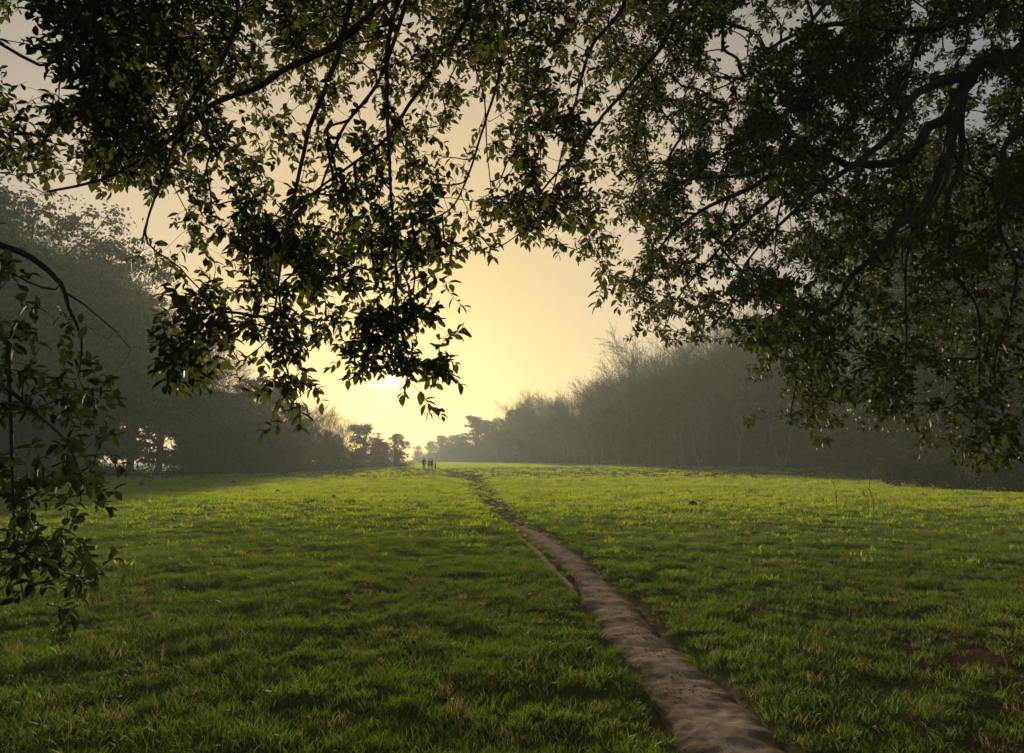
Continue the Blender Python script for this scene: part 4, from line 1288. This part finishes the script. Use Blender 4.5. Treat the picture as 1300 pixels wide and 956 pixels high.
def molehill(px, py, w, label):
    g = ground_at(px, py); Rr = w / F * g[1] / 2; r = np.random.default_rng(int(px)); nu, nv = 28, 10
    hm = Rr * .55 + .07; V = [[0, 0, hm]]
    for j in range(1, nv + 1):
        for i in range(nu):
            a = i / nu * 6.2832; q = j / nv; rr = Rr * q * (1 + .18 * math.sin(a * 3 + px) + .1 * r.normal() * q)
            V.append([rr * math.cos(a), rr * math.sin(a), hm * (1 - q * q) + r.normal() * Rr * .05 - .03 * q])
    T = [[0, 1 + i, 1 + (i + 1) % nu] for i in range(nu)]
    Q = [[1 + j * nu + i, 1 + (j + 1) * nu + i, 1 + (j + 1) * nu + (i + 1) % nu, 1 + j * nu + (i + 1) % nu] for j in range(nv - 1) for i in range(nu)]
    me = make_mesh('molehill', V, Q, T, True); me.materials.append(M['dead'])
    tag(link('molehill', me, loc=(g[0], g[1], float(H(g[0], g[1])))), label, 'molehill', 'molehills in the meadow')


for px, py, w, lab in [(880, 643, 16, 'widest dark molehill in the bright grass right of the path'), (424, 633, 11, 'dark molehill in mid-meadow left of the path'), (352, 626, 9, 'small molehill left of the mid-meadow one, near the left wood'),
                       (626, 606, 5, 'tiny distant molehill just right of where the path fades'), (180, 617, 10, 'molehill in front of the bright gap under the left wood'),
                       (296, 614, 9, 'molehill nearest to the foot of the left wood evergreens'), (740, 612, 7, 'far molehill before the middle of the right wood')]:
    molehill(px, py, w, lab)


def fallen_log():
    g = ground_at(838, 590.5); g = at(838, 590, 108); mb = MB(); r = np.random.default_rng(3)
    L_ = [(np.array([[-3.4, 0, .1], [-1.6, .1, .35], [.6, 0, .5], [2.6, .2, .95], [4.2, .1, 1.5]]), np.array([.34, .33, .28, .2, .08]))]
    for t in range(6):
        c = L_[0][0][1 + t % 4] + r.normal(size=3) * .1; e = c + np.array([r.normal() * .8 + .5, r.normal() * .5, .7 + r.random()])
        L_.append((np.array([c, (c + e) / 2 + r.normal(size=3) * .1, e]), np.array([.09, .05, .02])))
    add_tubes(mb, L_[:1], 9); add_tubes(mb, L_[1:], 5)
    x, y = g[0], g[1]
    tag(link('fallen_log', mb.mesh('fallen_log', M['far_bark'], True), loc=(x, y, float(H(x, y)))), 'fallen branch lying at the foot of the right wood', 'log')


fallen_log()


# ------------------------------------------------------------------ the walkers
def skin_obj(name, verts, edges, radii, m, parent=None, sub=2, root=0):
    me = bpy.data.meshes.new(name); me.from_pydata([Vector(v) for v in verts], edges, []); me.update(); me.materials.append(m)
    o = link(name, me, parent)
    sk = o.modifiers.new('skin', 'SKIN')
    for i, (a, b) in enumerate(radii):
        v = me.skin_vertices[0].data[i]; v.radius = (a, b); v.use_root = (i == root)
    sb = o.modifiers.new('sub', 'SUBSURF'); sb.levels = sub; sb.render_levels = sub
    return o


def person(px, Y, face, coat, stride, h, label, bag=False, armup=0.0):
    """one standing or walking figure; body skinned over a skeleton, coat, trousers and hair as children"""
    p = at(px, 598, Y); x, y = p[0], p[1]; k = h / 1.75
    s = stride
    J = {'pel': (0, 0, .95), 'wst': (0, 0, 1.08), 'chs': (0, .01, 1.30), 'nk0': (0, 0, 1.45), 'nk1': (0, .01, 1.52), 'hd0': (0, .015, 1.60), 'hd1': (0, .01, 1.69),
         'hL': (.10, 0, .92), 'kL': (.11, s * .5, .50), 'aL': (.11, s * .9 - .04, .09), 'tL': (.12, s * .9 + .12, .035),
         'hR': (-.10, 0, .92), 'kR': (-.11, -s * .25, .50), 'aR': (-.11, -s * .9 - .05, .10), 'tR': (-.12, -s * .9 + .10, .04),
         'sL': (.19, 0, 1.41), 'eL': (.25, -s * .4 - .03, 1.14), 'wL': (.25, -s * .3 + .08, .90), 'fL': (.25, -s * .3 + .12, .80),
         'sR': (-.19, 0, 1.41), 'eR': (-.25, s * .4 - .03, 1.14 + armup * .1), 'wR': (-.22, s * .4 + .12 + armup * .15, .90 + armup * .4), 'fR': (-.20, s * .4 + .17 + armup * .2, .81 + armup * .45)}
    Rd = {'pel': (.155, .11), 'wst': (.135, .10), 'chs': (.16, .11), 'nk0': (.10, .08), 'nk1': (.055, .055), 'hd0': (.075, .09), 'hd1': (.075, .09),
          'hL': (.09, .09), 'kL': (.058, .06), 'aL': (.04, .045), 'tL': (.04, .03), 'sL': (.06, .06), 'eL': (.042, .042), 'wL': (.03, .028), 'fL': (.038, .02)}
    for q in list(Rd):
        if q.endswith('L') and len(q) == 2: Rd[q[0] + 'R'] = Rd[q]
    E = [('pel', 'wst'), ('wst', 'chs'), ('chs', 'nk0'), ('nk0', 'nk1'), ('nk1', 'hd0'), ('hd0', 'hd1'), ('pel', 'hL'), ('hL', 'kL'), ('kL', 'aL'), ('aL', 'tL'), ('pel', 'hR'), ('hR', 'kR'), ('kR', 'aR'), ('aR', 'tR'),
         ('nk0', 'sL'), ('sL', 'eL'), ('eL', 'wL'), ('wL', 'fL'), ('nk0', 'sR'), ('sR', 'eR'), ('eR', 'wR'), ('wR', 'fR')]

    def part(name, keep, extra, m, parent, root_=None):
        K = [q for q in J if q in keep]; idx = {q: i for i, q in enumerate(K)}
        return skin_obj(name, [tuple(c * k for c in J[q]) for q in K], [(idx[a], idx[b]) for a, b in E if a in idx and b in idx], [((Rd[q][0] + extra) * k, (Rd[q][1] + extra) * k) for q in K], m, parent, 2, idx.get(root_ or 'pel', 0))
    body = part('person', set(J), 0, M['skin'], None)
    z = float(H(x, y)) + .0
    body.location = (x, y, z); body.rotation_euler = (0, 0, face)
    tag(body, label, 'person', 'walkers on the path')
    part('coat', {'pel', 'wst', 'chs', 'nk0', 'sL', 'eL', 'wL', 'sR', 'eR', 'wR'}, .018, M[coat], body)
    part('trousers', {'pel', 'hL', 'kL', 'aL', 'tL', 'hR', 'kR', 'aR', 'tR'}, .010, M['jeans'], body)
    # cap of hair over the back and top of the head
    bmh = bmesh.new(); bmesh.ops.create_uvsphere(bmh, u_segments=16, v_segments=10, radius=1)
    bmesh.ops.delete(bmh, geom=[v for v in bmh.verts if v.co.z < -.35 or (v.co.y > .45 and v.co.z < .35)], context='VERTS')
    for v in bmh.verts: v.co = Vector((v.co.x * .088, v.co.y * .105 - .005, v.co.z * .11 + 1.66)) * k
    mh = bpy.data.meshes.new('hair'); bmh.to_mesh(mh); bmh.free(); mh.materials.append(M['hair']); ho2 = link('hair', mh, body)
    so = ho2.modifiers.new('thick', 'SOLIDIFY'); so.thickness = .012; so.offset = 1
    return body


person(538, 92, 0.2, 'coat_dark', .05, 1.78, 'tallest walker in a long dark coat, standing apart on the left', armup=0)
person(544.5, 93, 1.2, 'coat_brown', .16, 1.66, 'walker in a dark brown coat striding in the middle of the group')
person(548.2, 96, -.6, 'coat_grey', .10, 1.62, 'walker in a paler grey coat at the middle of the group')
person(552.5, 91, -1.2, 'coat_dark', .12, 1.25, 'shortest dark figure at the right end of the group')
